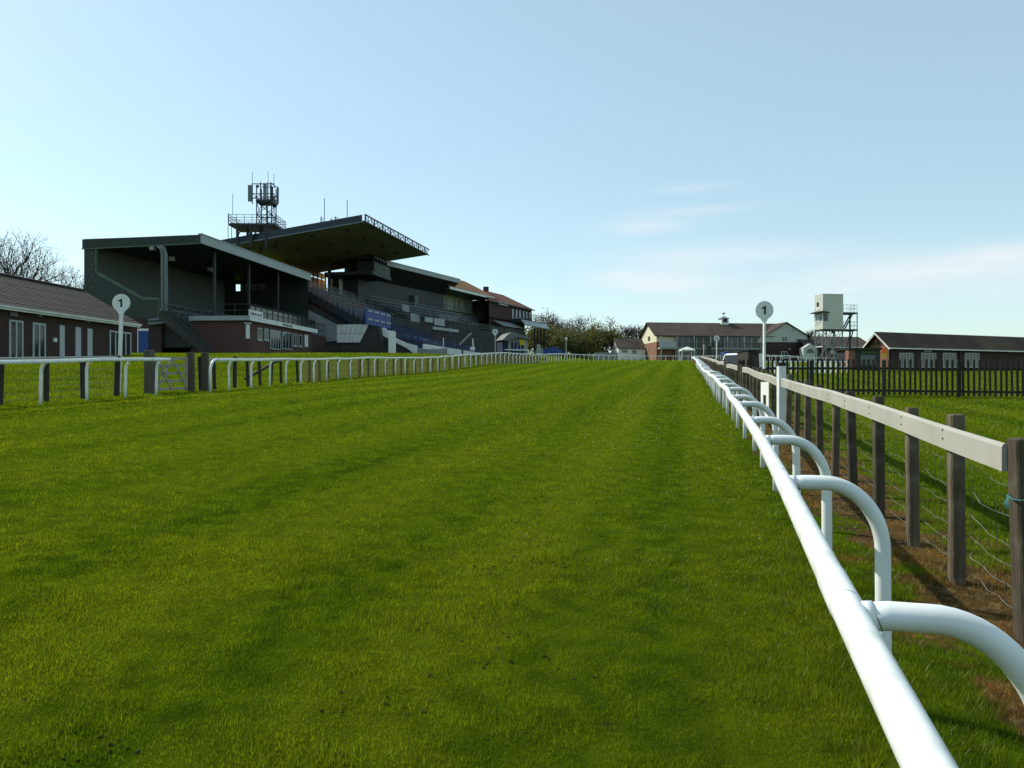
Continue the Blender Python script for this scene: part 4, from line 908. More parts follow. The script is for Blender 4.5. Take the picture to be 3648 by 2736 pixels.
# ------------------------------------------------------------------ phone mast on the roof
cy = 99.0
def A(px, py, dy=0.0): return Vector(at(px, py, cy + dy))
T = thing('phone_mast', 'lattice phone mast with panel antennas on a railed rooftop platform', 'mast', tuple(A(945, 815)))
pl0, pl1 = A(830, 798), A(994, 806)
pf = MB(); pf.box(pl0.x, pl1.x, cy - 1.5, cy + 3, pl0.z - .5, pl0.z - .2); part('platform', pf, m_steel, T)
for x in (858, 905, 960):
    for dy in (-1.2, 2.6): b = A(x, 800); part('platform_leg', MB().bar((b.x, cy + dy, b.z - 3.2), (b.x, cy + dy, b.z - .5), .3), m_steel, T)
part('platform_brace', MB().bar((A(905, 800).x, cy - 1.2, pl0.z - 2.2), (A(940, 800).x, cy - 1.2, pl0.z - .5), .14), m_steel, T)
part('platform_brace', MB().bar((A(862, 800).x, cy - 1.2, pl0.z - 1.6), (A(878, 800).x, cy - 1.2, pl0.z - .5), .1), m_steel, T)
rl = MB(); zz = pl0.z - .2
cs_ = [(pl0.x, cy - 1.5), (pl1.x, cy - 1.5), (pl1.x, cy + 3), (pl0.x, cy + 3), (pl0.x, cy - 1.5)]
for (xa, ya), (xb, yb) in zip(cs_[:-1], cs_[1:]):
    for h in (.4, .75, 1.1): rl.bar((xa, ya, zz + h), (xb, yb, zz + h), .05)
    n_ = 6
    for i in range(n_): rl.bar((xa + (xb - xa) * i / n_, ya + (yb - ya) * i / n_, zz), (xa + (xb - xa) * i / n_, ya + (yb - ya) * i / n_, zz + 1.1), .05)
part('railing', rl, m_steel, T)
lx0, lx1 = A(917, 800).x, A(970, 800).x; legs = [(lx0, cy - .3), (lx1, cy - .3), (lx1, cy + 1.6), (lx0, cy + 1.6)]; zm0, zm1 = zz, A(945, 722).z
for (x, y) in legs: part('mast_leg', MB().bar((x, y, zm0), (x, y, zm1 + 2.2), .11), m_steel, T)
part('mast_pole', MB().bar((A(947, 0).x, cy + .5, zm0), (A(947, 0).x, cy + .5, zm1), .2), m_steelg, T)
for i in range(4):
    (xa, ya), (xb, yb) = legs[i], legs[(i + 1) % 4]
    for (a, b) in ((0, .45), (.45, 1)):
        za, zb_ = zm0 + (zm1 - zm0) * a, zm0 + (zm1 - zm0) * b
        part('mast_brace', MB().bar((xa, ya, za), (xb, yb, zb_), .06), m_steel, T); part('mast_brace', MB().bar((xb, yb, za), (xa, ya, zb_), .06), m_steel, T)
    part('mast_ring', MB().bar((xa, ya, zm1), (xb, yb, zm1), .1), m_steel, T); part('mast_ring', MB().bar((xa, ya, zm0 + (zm1 - zm0) * .45), (xb, yb, zm0 + (zm1 - zm0) * .45), .09), m_steel, T)
part('head_floor', MB().box(lx0 - .05, lx1 + .15, cy - .5, cy + 1.8, zm1, zm1 + .35), m_steel, T)
hd = MB(); zt1 = A(945, 655).z; zt2 = A(945, 690).z
for za in (zm1 + .6, zt2, zt1): hd.bar((A(898, 0).x, cy, za), (lx1 + .3, cy, za), .09); hd.bar((lx0, cy + 1.6, za), (lx1 + .3, cy + 1.6, za), .08); hd.bar((lx1, cy - .3, za), (lx1, cy + 1.6, za), .08)
for x in (929, 955, 965): hd.bar((A(x, 0).x, cy - .1, zm1), (A(x, 0).x, cy - .1, A(x, 650).z), .12)
hd.bar((A(900, 0).x, cy, zm1 + .5), (lx0 + .6, cy, zt2), .07); hd.bar((A(900, 0).x, cy, zt2), (lx0 + .3, cy, zm1 + .4), .07)
hd.bar((A(899, 0).x, cy, A(899, 727).z), (A(899, 0).x, cy, zt1 + .1), .1)
part('head_frame', hd, m_steel, T)
for (x0, x1, y0, y1, dy) in ((886, 899, 661, 719, -.2), (942, 953, 656, 714, -.4), (968, 975, 668, 728, -.3), (984, 989, 666, 724, .4), (961, 967, 690, 730, 1.4)):
    a, b = A(x0, y0), A(x1, y1); part('panel_antenna', MB().box(a.x, b.x, cy + dy - .12, cy + dy + .12, b.z, a.z), m_steelg if x0 < 960 else m_steel, T)
part('dish', MB().lathe((A(918, 0).x, cy - .1, A(918, 664).z), [(.08, -.2), (.2, -.1), (.22, 0), (.2, .1), (.08, .2)], 12), m_steelg, T)
for (x, y0, y1) in ((899, 661, 613), (955, 655, 609), (976, 668, 620), (829, 768, 690)): a, b = A(x, y0), A(x, y1); part('whip_aerial', MB().bar((a.x, cy, a.z), (b.x, cy, b.z), .05), m_steelg, T)
a, b = A(829, 768), A(829, 872); part('access_ladder', MB().bar((a.x, cy - 1.6, a.z), (a.x, cy - 1.6, b.z), .06).bar((a.x + .45, cy - 1.6, a.z - 1.2), (a.x + .45, cy - 1.6, b.z), .06), m_steel, T)
# aerials on the roof edge
for i, (x, y0, y1, lab) in enumerate(((1156, 790, 706, 'tall whip aerial left of the pair on the grandstand roof'), (1237, 778, 712, 'tall whip aerial nearest the raised corner of the grandstand roof'), (1144, 795, 772, 'short twin aerial beside the left whip aerial'), (1180, 786, 778, 'short stub aerial between the two whip aerials'), (1196, 783, 771, 'small crossed aerial right of the stub on the roof'))):
    Y_ = 96.5; a, b = Vector(at(x, y0 + 12, Y_)), Vector(at(x, y1, Y_)); mb = MB().bar(a, b, .07 if y1 < 720 else .12)
    if i == 4: mb.bar((b.x - .4, b.y, b.z - .2), (b.x + .4, b.y, b.z - .2), .05)
    if i == 2: mb.bar((a.x + .25, a.y, a.z), (a.x + .25, a.y, b.z - .1), .06); mb.bar((a.x - .1, a.y, a.z + .3), (a.x + .35, a.y, a.z + .3), .05)
    single('roof_aerial', mb, m_steel, lab, 'aerial', 'aerials on the grandstand roof')

# ------------------------------------------------------------------ second canopy stand
S2 = Frame(at(1392, 936, 120)[0], 120, .476, 1); kS = S2.px(1637, 997, 0)[0]; zs = S2.px(1392, 936, 0)[1]
T = thing('canopy_stand', 'dark stand with sloping canopy and pale roof edge beyond the grandstand', 'grandstand', S2.w(5, 4, 6))
Lk, zk = S2.pk(1582, 1050, kS)
part('canopy', MB(S2).prism([(.05, zs - .55), (Lk, zk), (Lk + 5, zk), (Lk + 5, zs - .02), (.05, zs - .02)][::-1], -1, kS, 0), m_steel, T)
part('roof_edge', MB(S2).box(-1.1, kS + .1, -.1, .045, zs - .6, zs + .05), m_fascia, T); part('roof_cap', MB(S2).box(-1.1, kS + .1, -.15, 1.2, zs + .052, zs + .2), m_fascia, T)
part('rear_wall', MB(S2).box(-4, kS, Lk + .05, Lk + 5, 6, zk + .01), m_steel, T)
zb2 = S2.px(1520, 1105, Lk)[1]
for i in range(8): part('step', MB(S2).box(-3, kS + 2, Lk - .1 - .8 * (i + 1), Lk - .1 - .8 * i, 6, zb2 - .1 - .38 * i), m_conc, T)
barriers(T, S2, [(Lk - 1.2, zb2 - .5), (Lk - 3.0, zb2 - 1.3), (Lk - 4.6, zb2 - 2.0)], -2, kS + 1.5, 3.2)
for i in (1, 3, 5, 7): railing(T, S2, [(-2.5, Lk - .5 - .8 * i, zb2 - .1 - .38 * i), (kS + 1.8, Lk - .5 - .8 * i, zb2 - .1 - .38 * i)], 1.05, 1.6, m_blue if i == 5 else m_steelg, 2, .035)
part('pale_block', bpx(S2, 1470, 1052, 1482, 1108, Lk - .2, .5), m_greywall, T)
part('white_wall', bpx(S2, 1560, 1125, 1625, 1172, Lk - 4.2, .3), m_concl, T)
for (x0, y0, x1, y1) in ((1512, 1131, 1540, 1148), (1545, 1136, 1582, 1160), (1540, 1169, 1632, 1179)): part('front_panel', bpx(S2, x0, y0, x1, y1, Lk - 6.6, .12), m_fascia, T)

# ------------------------------------------------------------------ hipped brick stand with deep white eaves
B1 = Frame(at(1631, 1031, 141)[0], 141, .4515, 1); kB = B1.px(1763, 1062, 0)[0]; ze1 = B1.px(1631, 1036, 0)[1]; zt1_ = B1.px(1631, 1026, 0)[1]
T = thing('balcony_building', 'brick building with orange hipped roof and deep white eaves over a balcony', 'building', B1.w(5, 5, 7))
part('eaves', MB(B1).box(-3, kB, 0, .18, ze1, zt1_), m_white, T); part('soffit', MB(B1).box(-3, kB - .02, .2, 6.0, ze1 + .05, ze1 + .18), m_greywall, T)
zrid = B1.px(1667, 1005, 4)[1]
rb = MB(B1); e0, e1 = (-3.2, kB + .05)
rb.hexa([(e0, -.1, zt1_), (e1, -.1, zt1_), (e1, 9, zt1_), (e0, 9, zt1_), (e0 + 2, 4.0, zrid), (e1 - 5.5, 4.0, zrid), (e1 - 5.5, 4.8, zrid), (e0 + 2, 4.8, zrid)]); part('roof', rb, m_tileo, T)
Lw = 5.2; k0u = B1.px(1560, 1080, Lw)[0]; k1u = B1.px(1765, 1080, Lw)[0]; zu0 = B1.px(1640, 1112, Lw)[1]
part('upper_wall', MB(B1).box(k0u, k1u, Lw, Lw + 4, zu0, ze1 + .04), m_greyrender, T)
for (x0, x1) in ((1584, 1593), (1614, 1623), (1629, 1638), (1655, 1664), (1678, 1684), (1685, 1689)): wpx(T, B1, x0, 1060 + (x0 - 1584) * .18, x1, 1104 + (x0 - 1584) * .1, Lw, gm=m_glassl, fw=.1)
zbal = B1.px(1640, 1116, 1.5)[1]
part('balcony', MB(B1).box(-6, kB + 1, 1.5, Lw + 3, zbal - .9, zbal - .05), m_steel, T)
railing(T, B1, [(-6, 1.6, zbal), (kB + 1, 1.6, zbal)], 1.1, 1.2, m_steel, 3, .04)
part('lower_wall', MB(B1).box(-1.0, kB + 1, 2.6, 10, 6.4, zbal - .92), m_brick, T)
for (x0, y0, x1, y1, a, b) in ((1634, 1126, 1643, 1145, 1, 1), (1645, 1127, 1667, 1168, 2, 2), (1671, 1132, 1683, 1178, 2, 2), (1688, 1136, 1718, 1176, 3, 2)): wpx(T, B1, x0, y0, x1, y1, 2.6, nx=a, nz=b, fw=.12)
part('return_wall', MB(B1).prism([(kB - 1.2, 2.0), (kB + 2.5, 2.0), (kB + 8, 10), (kB + 2, 10)], 6.2, ze1 - .02, 2), m_brick, T)
part('terrace', MB(B1).box(-3, kB + 6, -4, 2.5, 6, B1.px(1680, 1182, 0)[1]), m_conc, T)
railing(T, B1, [(-3, -3.9, B1.px(1680, 1182, 0)[1]), (kB + 5.8, -3.9, B1.px(1680, 1182, 0)[1])], 1.1, 1.4, m_steelg, 3, .04)
part('white_step_wall', bpx(B1, 1598, 1168, 1640, 1188, -3.5, .3), m_concl, T)

# ------------------------------------------------------------------ long dark-brick stand with red roof, end of the row
B2 = Frame(at(1737, 1060, 150)[0], 150, .47, 1); kC = B2.px(1898, 1110, 0)[0]; ze2 = B2.px(1820, 1088, 0)[1]
T = thing('terrace_building', 'long dark brick building with red tiled roof and awnings at the end of the row', 'building', B2.w(8, 5, 7))
zr2 = B2.px(1800, 1054, 4.5)[1]
rb = MB(B2); rb.hexa([(-.6, -.5, ze2), (kC, -.5, ze2), (kC, 9.5, ze2), (18.4, 9.5, ze2), (7.4, 4.2, zr2), (kC - 6.5, 4.2, zr2), (kC - 6.5, 4.8, zr2), (8.4, 4.8, zr2)]); part('roof', rb, m_tiler, T)
part('upper_wall', MB(B2).prism([(.6, 0), (kC - .6, 0), (kC - .6, 9), (18.6, 9)], B2.px(1820, 1142, 0)[1], ze2 - .01, 2), m_brick, T)
part('lower_wall', MB(B2).prism([(1.8, .6), (kC - 3, .6), (kC - 3, 9), (18.6, 9)], 6, B2.px(1820, 1142, 0)[1] - .02, 2), m_brick, T)
part('eaves_board', MB(B2).box(-.5, kC, -.56, -.48, ze2 - .2, ze2 + .02), m_steel, T)
for x in (1827, 1840, 1852, 1865, 1876, 1888): wpx(T, B2, x - 2.5, 1101 + (x - 1827) * .2, x + 2.5, 1136 - (x - 1827) * .05, 0, gm=m_glassl, fw=.08)
part('white_sign', bpx(B2, 1775, 1077, 1807, 1088, -.3, .2), m_fascia, T)
zb3 = B2.px(1880, 1140, -2.5)[1]; kp0, kp1 = B2.px(1856, 1140, -2.5)[0], B2.px(1942, 1150, -2.5)[0]
part('balcony', MB(B2).box(kp0, kp1, -2.5, -.05, zb3 - .7, zb3), m_steel, T); railing(T, B2, [(kp0, -2.5, zb3), (kp1, -2.5, zb3), (kp1, 0, zb3)], 1.3, .9, m_steel, 4, .05)
aw = MB(B2); aw.prism([(-3.6, zb3 - 1.3), (-2.55, zb3 - .15), (-2.5, zb3 - .35), (-3.5, zb3 - 1.45)], kp0, kp1, 0); part('awning', aw, m_fascia, T)
for (x0, x1, yt) in ((1775, 1818, 1140), (1820, 1854, 1146)):
    ka, kb_, z_ = B2.px(x0, yt, -1)[0], B2.px(x1, yt, -1)[0], B2.px(x0, yt, -1)[1]; part('awning', MB(B2).prism([(-2.2, z_ - 1.1), (-.02, z_), (-.02, z_ - .15), (-2.15, z_ - 1.25)], ka, kb_, 0), m_fascia, T)
    part('blind', MB(B2).box(ka + .1, kb_ - .1, .5, .58, z_ - 4.4, z_ - 1.2), m_greywall, T)
for x in (1905, 1916, 1927, 1939): k_ = B2.px(x, 1180, -2.4)[0]; part('column', MB(B2).bar((k_, -2.4, 6), (k_, -2.4, zb3 - .7), .28), m_steel, T)
part('chimney', MB(B2).box(B2.px(1738, 1035, 4)[0] - .4, B2.px(1738, 1035, 4)[0] + .4, 4.0, 4.9, zr2 - .2, zr2 + .9), m_brick, T)

# ------------------------------------------------------------------ small things between the stands and the rail
def gr_at(px, Y): X = (px - CX) / F * Y; return X, g1(X, Y)
# arched betting kiosk
Y = 112.0; K = Frame(at(1790, 1250, Y)[0], Y, .93, .35); X, z = gr_at(1790, Y)
T = thing('arched_kiosk', 'grey kiosk with arched roof and four dark pointed openings', 'kiosk', (X, Y, z))
zc = K.px(1830, 1205, 0)[1]; kw = K.px(1880, 1220, 0)[0]
arc = [(-.2, zc - .3)] + [(-.2 + (kw * .55 + .2) * (j / 10), zc - .3 + 1.15 * math.sin(j / 10 * math.pi * .72)) for j in range(1, 11)] + [(kw, zc + .2), (kw, zc - .1), (kw * .5, zc + .1), (0.3, zc - .5)]
part('arched_roof', MB(K).prism(arc, -.8, 2.5, 1), m_greywall, T)
part('front', MB(K).box(0.9, kw, 0, .1, z - .3, zc), m_concl, T); part('side', MB(K).box(0, .9, .02, 2.4, z - .3, zc - .2), m_navy, T)
for i in range(4):
    k_ = 1.35 + i * .55; part('opening', MB(K).prism([(k_, z), (k_ + .38, z), (k_ + .38, zc - .75), (k_ + .19, zc - .4), (k_, zc - .75)], -.03, -.004, 1), m_navy, T)
part('yellow_board', MB(K).box(kw * .66, kw * .86, -.12, -.03, zc - 1.0, zc - .15), m_yellow, T, label='yellow board on the kiosk front')
part('counter', MB(K).box(.3, kw, -.3, -.14, z + .9, z + 1.05), m_white, T)
for i, (px, Yp, hh, ww, lab, mm) in enumerate(((1397, 88, 2.75, .80, 'tall white slab board standing on the grass before the terrace', m_white), (1920, 116, 1.9, .55, 'narrow pale slab board beside the blue tent', m_fascia))):
    X, z = gr_at(px, Yp); T = thing('slab_board', lab, 'board', (X, Yp, z)); part('board', MB().prism([(X - ww / 2, z - .2), (X + ww / 2, z - .2), (X + ww / 2, z + hh - .1), (X + ww / 2 - .12, z + hh), (X - ww / 2, z + hh + .06)], Yp - .2, Yp + .2, 1), mm, T)
    part('foot', MB().box(X - ww / 2 - .1, X + ww / 2 + .1, Yp - .3, Yp + .3, z - .1, z + .06), m_conc, T)
# ruched white screen by the parapet
Y = 92.0; x0, x1 = at(1488, 1250, Y)[0], at(1592, 1250, Y)[0]; z = g1(x0, Y); T = thing('cloth_screen', 'ruched pale cloth screen in front of the white terrace wall', 'screen', (x0, Y, z)); top = at(1540, 1244, Y)[2]
n_ = 40; mb = MB()
for i in range(n_):
    a, b = i / n_, (i + 1) / n_; f = lambda s: (x0 + (x1 - x0) * s, Y + .06 * math.sin(s * 60), top + .18 * (2 * s - 1) ** 2 + .02 * math.sin(s * 60))
    p, q = f(a), f(b); mb.hexa([(p[0], p[1], z - .1), (q[0], q[1], z - .1), (q[0], q[1] + .03, z - .1), (p[0], p[1] + .03, z - .1), p, q, (q[0], q[1] + .03, q[2]), (p[0], p[1] + .03, p[2])])
part('cloth', mb, m_concl, T)
for s_ in (0, .5, 1): part('stake', MB().bar((x0 + (x1 - x0) * s_, Y + .08, z - .1), (x0 + (x1 - x0) * s_, Y + .08, top + .25), .06), m_steelg, T)
# slanting camera jib
Y = 104.0; a, b = Vector(at(1637, 1228, Y)), Vector(at(1679, 1186, Y)); T = thing('camera_jib', 'pale slanting jib arm on a stand before the brick stand', 'jib', (a.x, Y, g1(a.x, Y)))
part('arm', MB().bar(a, b, .22), m_fascia, T); part('stand', MB().bar((a.x + .4, Y, g1(a.x, Y) - .1), (a.x + .4, Y, a.z + .4), .2), m_steel, T); c_ = Vector(at(1688, 1206, Y)); part('mast', MB().bar((c_.x, Y, g1(c_.x, Y) - .1), (c_.x - .15, Y, c_.z), .16), m_white, T)
part('cradle', MB().box(at(1675, 0, Y)[0], at(1692, 0, Y)[0], Y - .3, Y + .3, at(0, 1248, Y)[2], at(0, 1236, Y)[2]), m_white, T)
# slim white flagpole
for (px, Y, ht, lab) in ((1579.5, 97, 2.0, 'slim white pole above the terrace parapet'),):
    X, z = gr_at(px, Y); z = at(px, 1240, Y)[2] - .5; single('pole', MB().tube([(X, Y, g1(X, Y) - .2), (X, Y, at(px, 1203, Y)[2])], .05, 8), m_white, lab, 'pole', smooth=True)
# blue tent and crowd barriers
Y = 124.0; X0, X1 = at(1940, 0, Y)[0], at(2003, 0, Y)[0]; z = g1(X0, Y); T = thing('blue_tent', 'low blue tent with pale end wall beside the bushes', 'tent', (X0, Y, z)); zt_ = at(1960, 1236, Y)[2]
part('canopy', MB().prism([(X0 - .3, z + .2), (X0 - .3, zt_ - .4), (X0 + 1.6, zt_), (X1, zt_ - .7), (X1, z + .2)], Y - 2, Y + 2, 1), m_blue, T)
part('end_panel', MB().box(X0 - 1.4, X0 - .32, Y - 2.0, Y - 1.9, z - .1, zt_ - .35), m_concl, T)
for i, (px, lab) in enumerate(((1857, 'steel crowd barrier in front of the kiosk, left of the pair'), (1890, 'steel crowd barrier in front of the kiosk, right of the pair'))):
    Y = 106.0; X, z = gr_at(px, Y); T = thing('crowd_barrier', lab, 'barrier', (X, Y, z), 'crowd barriers by the kiosk')
    part('frame', MB().tube([(X - .7, Y, z), (X - .7, Y, z + 1.1), (X + .9, Y, z + 1.1), (X + .9, Y, z)], .035, 6), m_steelg, T)
    for j in range(9): part('bar', MB().bar((X - .55 + j * .17, Y, z + .15), (X - .55 + j * .17, Y, z + 1.08), .025), m_steelg, T)

# picnic tables on the terrace below the white panels
for i, (px, lab) in enumerate(((1190, 'brown picnic table nearest the brick bar'), (1240, 'brown picnic table second from the brick bar'), (1290, 'brown picnic table third from the brick bar'), (1340, 'brown picnic table nearest the tall white slab'))):
    Y = 93.0; X = (px - CX) / F * Y; z = max(g1(X, Y), at(px, 1256, Y)[2]); T = thing('picnic_table', lab, 'table', (X, Y, z), 'picnic tables by the terrace')
    part('table_top', MB().box(X - .9, X + .9, Y - .38, Y + .38, z + .70, z + .76), m_wood, T)
    for s_ in (-1, 1):
        part('bench', MB().box(X - .9, X + .9, Y + s_ * .72 - .14, Y + s_ * .72 + .14, z + .42, z + .47), m_wood, T)
        for q in (-1, 1): part('leg', MB().bar((X + s_ * .65, Y + q * .75, z - .3), (X + s_ * .65, Y + q * .2, z + .72), .06, .1), m_wood, T)

# ------------------------------------------------------------------ trees
def grow_tree(seed, H, spread, levels=(5, 5, 5, 5), trunk_r=.25, fork=.28, up=.55, twig=1.0, leafn=0, leafs=.25, sx=1.0):
    r = random.Random(seed); tb = MB(); tw = []; tips = []
    def seg(p, d, ln, rad, lv):
        n = 4 if lv < 2 else 3; pts = [p]; dd_ = d.copy()
        for i in range(n):
            dd_ = (dd_ + Vector((r.uniform(-1, 1), r.uniform(-1, 1), r.uniform(-.5, .9))) * (.16 if lv else .05)).normalized(); pts.append(pts[-1] + dd_ * ln / n)
        return pts, dd_
    def rec(p, d, ln, rad, lv):
        pts, dend = seg(p, d, ln, rad, lv)
        if lv < 3:
            sides = (7, 5, 4)[lv]; rings = []
            for i, q in enumerate(pts):
                rr = rad * (1 - .5 * i / (len(pts) - 1)); dq = (pts[min(i + 1, len(pts) - 1)] - pts[max(i - 1, 0)]).normalized(); ax = dq.cross(Vector((.3, .9, .1))).normalized(); ay = ax.cross(dq)
                rings.append([tb.add(tuple(q + ax * rr * math.cos(6.283 * j / sides) + ay * rr * math.sin(6.283 * j / sides))) for j in range(sides)])
            for i in range(len(rings) - 1):
                for j in range(sides): tb.f.append([rings[i][j], rings[i][(j + 1) % sides], rings[i + 1][(j + 1) % sides], rings[i + 1][j]])
        else:
            ax = Vector((r.uniform(-1, 1), r.uniform(-1, 1), r.uniform(-.4, .4))).normalized()
            for i in range(len(pts) - 1):
                w0 = rad * twig * (1 - .6 * i / (len(pts) - 1)); a, b = pts[i], pts[i + 1]; tw.append((a - ax * w0, a + ax * w0, b))
                ax2 = ax.cross((b - a).normalized()); tw.append((a - ax2 * w0, a + ax2 * w0, b))
        if lv >= len(levels): tips.append(pts[-1]); tips.append(pts[len(pts) // 2]); return
        nch = levels[lv]
        for i in range(nch):
            s = (r.uniform(.35, 1.0) if lv else r.uniform(.55, 1.0)) if i else 1.0; k = min(int(s * (len(pts) - 1)), len(pts) - 2); f = s * (len(pts) - 1) - k; q = pts[k].lerp(pts[k + 1], min(f, 1))
            a = 6.283 * (i + r.uniform(-.3, .3)) / nch; ax = dend.cross(Vector((math.cos(a) + .01, math.sin(a), .2))).normalized(); out_ = (dend * up + ax * r.uniform(.55, 1.0) * spread + Vector((0, 0, .25))).normalized(); out_.x *= sx; out_.normalize()
            rec(q, out_, ln * r.uniform(.55, .8) if lv else H * (1 - fork) * r.uniform(.40, .52), rad * (.55 if lv else .5), lv + 1)
    rec(Vector((0, 0, 0)), Vector((r.uniform(-.05, .05), r.uniform(-.05, .05), 1)), H * fork, trunk_r, 0)
    L = []
    for _ in range(leafn):
        c_ = r.choice(tips) + Vector((r.gauss(0, 1), r.gauss(0, 1), r.gauss(0, 1))) * leafs * 2.2; a = Vector((r.uniform(-1, 1), r.uniform(-1, 1), r.uniform(-1, 1))).normalized() * leafs * r.uniform(.5, 1.2); b = a.cross(Vector((r.uniform(-1, 1), r.uniform(-1, 1), r.uniform(-1, 1)))).normalized() * leafs * r.uniform(.4, .9)
        L.append((c_ - a, c_ + b, c_ + a)); L.append((c_ - a, c_ + a, c_ - b))
    zmax = max(p.z for p in tips); s = H / zmax
    return tb, tw, L, s
def tree(label, X, Y, H, seed, spread=1.0, twm=None, leafm=None, leafn=0, leafs=.22, group='trees round the course', name='bare_tree', cat='tree', levels=(5, 5, 5, 5), twig_w=1.0, z=None, trunk_r=.28, fork=.28, sx=1.0, up=.55):
    tb, tw, L, s = grow_tree(seed, H, spread, levels, trunk_r, leafn=leafn, leafs=leafs, fork=fork, sx=sx, up=up, twig=twig_w); z = g1(X, Y) - .1 if z is None else z
    t = thing(name, label, cat, (X, Y, z), group)
    tb.v = [(X + a * s, Y + b * s, z + c_ * s) for a, b, c_ in tb.v]; part('trunk', tb, m_bark, t)
    V = np.array([[tuple(p) for p in tri] for tri in tw]).reshape(-1, 3, 3); mid = V.mean(1, keepdims=True)
    V = V.reshape(-1, 3) * s
    o = bpy.data.objects.new('crown', tri_mesh('crown', V, None, twm or m_twig)); COL.objects.link(o); o.parent = t
    if L:
        V = np.array([[tuple(p) for p in tri] for tri in L]).reshape(-1, 3) * s
        o2 = bpy.data.objects.new('foliage', tri_mesh('foliage', V, None, leafm)); COL.objects.link(o2); o2.parent = o
    return t
m_bud = leafmat('opening_buds', (.10, .085, .04)); m_olive = leafmat('olive_leaves', (.125, .132, .050)); m_spring = leafmat('spring_leaves', (.14, .145, .045)); m_blossom = leafmat('blossom', (.36, .27, .26)); m_darkleaf = leafmat('dark_scrub_leaves', (.088, .095, .046))
def tp_(px, Y): return (px - CX) / F * Y
X = tp_(22, 80); tree('large bare tree behind the pavilion roof at the far left', X, 80, at(0, 765, 80)[2] - g1(X, 80), 3, .72, leafm=m_bud, leafn=6000, leafs=.05, levels=(7, 6, 6, 6), trunk_r=.4, twig_w=1.0, up=.75)
X = tp_(286, 112); tree('smaller bare tree between the pavilion and the green stand', X, 112, at(0, 925, 112)[2] - g1(X, 112), 8, .85, levels=(7, 6, 5, 5), twig_w=1.5)
for i, (px, Y, ytop, lab, kw) in enumerate((
    (1965, 190, 1084, 'tall bare tree behind the row of stands', dict(twm=m_twig, levels=(6, 5, 5, 5), leafm=m_olive, leafn=300)),
    (2062, 205, 1112, 'round bare tree above the dark bushes', dict(twm=m_twig, levels=(6, 5, 5, 5), spread=1.3)),
    (1955, 182, 1150, 'olive leafed bush tree next to the brick stand', dict(leafm=m_olive, leafn=2900, leafs=.27, twm=m_twig2, spread=1.2, fork=.12, name='leafy_tree', levels=(6, 5, 4, 3))),
    (2005, 178, 1166, 'broad olive bush tree behind the small marker', dict(leafm=m_olive, leafn=2900, leafs=.27, twm=m_twig2, spread=1.3, fork=.12, name='leafy_tree', levels=(6, 5, 4, 3))),
    (2062, 188, 1174, 'dark dense scrub tree with pale blossom beside it', dict(leafm=m_darkleaf, leafn=2900, leafs=.27, twm=m_twig2, spread=1.3, fork=.12, name='leafy_tree', levels=(6, 5, 4, 3))),
    (2036, 200, 1148, 'pinkish blossoming tree among the dark scrub', dict(leafm=m_blossom, leafn=1600, leafs=.2, twm=m_twig, spread=.9, levels=(5, 5, 4, 4), name='blossom_tree')),
    (2098, 182, 1182, 'dark scrub tree in the middle of the bushes', dict(leafm=m_darkleaf, leafn=2900, leafs=.28, twm=m_twig2, spread=1.2, fork=.12, name='leafy_tree', levels=(6, 5, 4, 3))),
    (2143, 180, 1133, 'spring green tree at the right end of the bushes', dict(leafm=m_spring, leafn=5200, leafs=.24, twm=m_twig2, spread=1.0, fork=.15, name='leafy_tree', levels=(6, 5, 4, 3))),
    (2172, 186, 1185, 'thin sprawling bush beside the white cottage', dict(leafm=m_spring, leafn=1001, leafs=.2, twm=m_twig, spread=1.2, fork=.12, name='leafy_tree', levels=(5, 5, 4, 3))),
    (2255, 215, 1150, 'bare round tree left of the clubhouse gable', dict(twm=m_twig, levels=(6, 5, 5, 5), spread=1.2)),
    (2312, 225, 1146, 'bare tree just showing over the clubhouse gable', dict(twm=m_twig, levels=(6, 5, 5, 5), spread=1.2)),
    (2895, 185, 1160, 'bare tree behind the control tower legs', dict(twm=m_twig, levels=(6, 5, 5, 5), spread=1.2)),
    (1930, 186, 1175, 'low dark bush at the corner of the brick stand', dict(leafm=m_darkleaf, leafn=4000, leafs=.26, twm=m_twig2, spread=1.3, fork=.1, name='leafy_tree', levels=(6, 5, 4, 3))))):
    X = tp_(px, Y); zg_ = g1(X, Y); tree(lab, X, Y, at(px, ytop, Y)[2] - zg_, 40 + i, kw.pop('spread', 1.0), twig_w=(2.4 if 'leafn' in kw and kw['leafn'] > 1000 else 4.0), **kw)
# hedge mass closing the far horizon
def hedge():
    r = random.Random(77); n = 16000; V = np.zeros((n, 3, 3))
    for i in range(n):
        a = r.uniform(-1.15, 1.15); D = r.uniform(300, 330); x, y = D * math.sin(a), D * math.cos(a); base = g1(x, y); h = (1.2 + 2.2 * float(vnoise(a * 22, 1.0, 5)) ** 1.5) * r.uniform(0, 1) ** .7
        c_ = np.array([x, y, base + h]); V[i] = c_ + np.array([[r.uniform(-.7, .7) for _ in range(3)] for _ in range(3)])
    return V.reshape(-1, 3)
o = bpy.data.objects.new('far_hedgerow', tri_mesh('far_hedgerow', hedge(), None, m_darkleaf)); COL.objects.link(o); tag(o, 'distant dark hedgerow and scrub closing the horizon', 'hedge', kind='stuff')

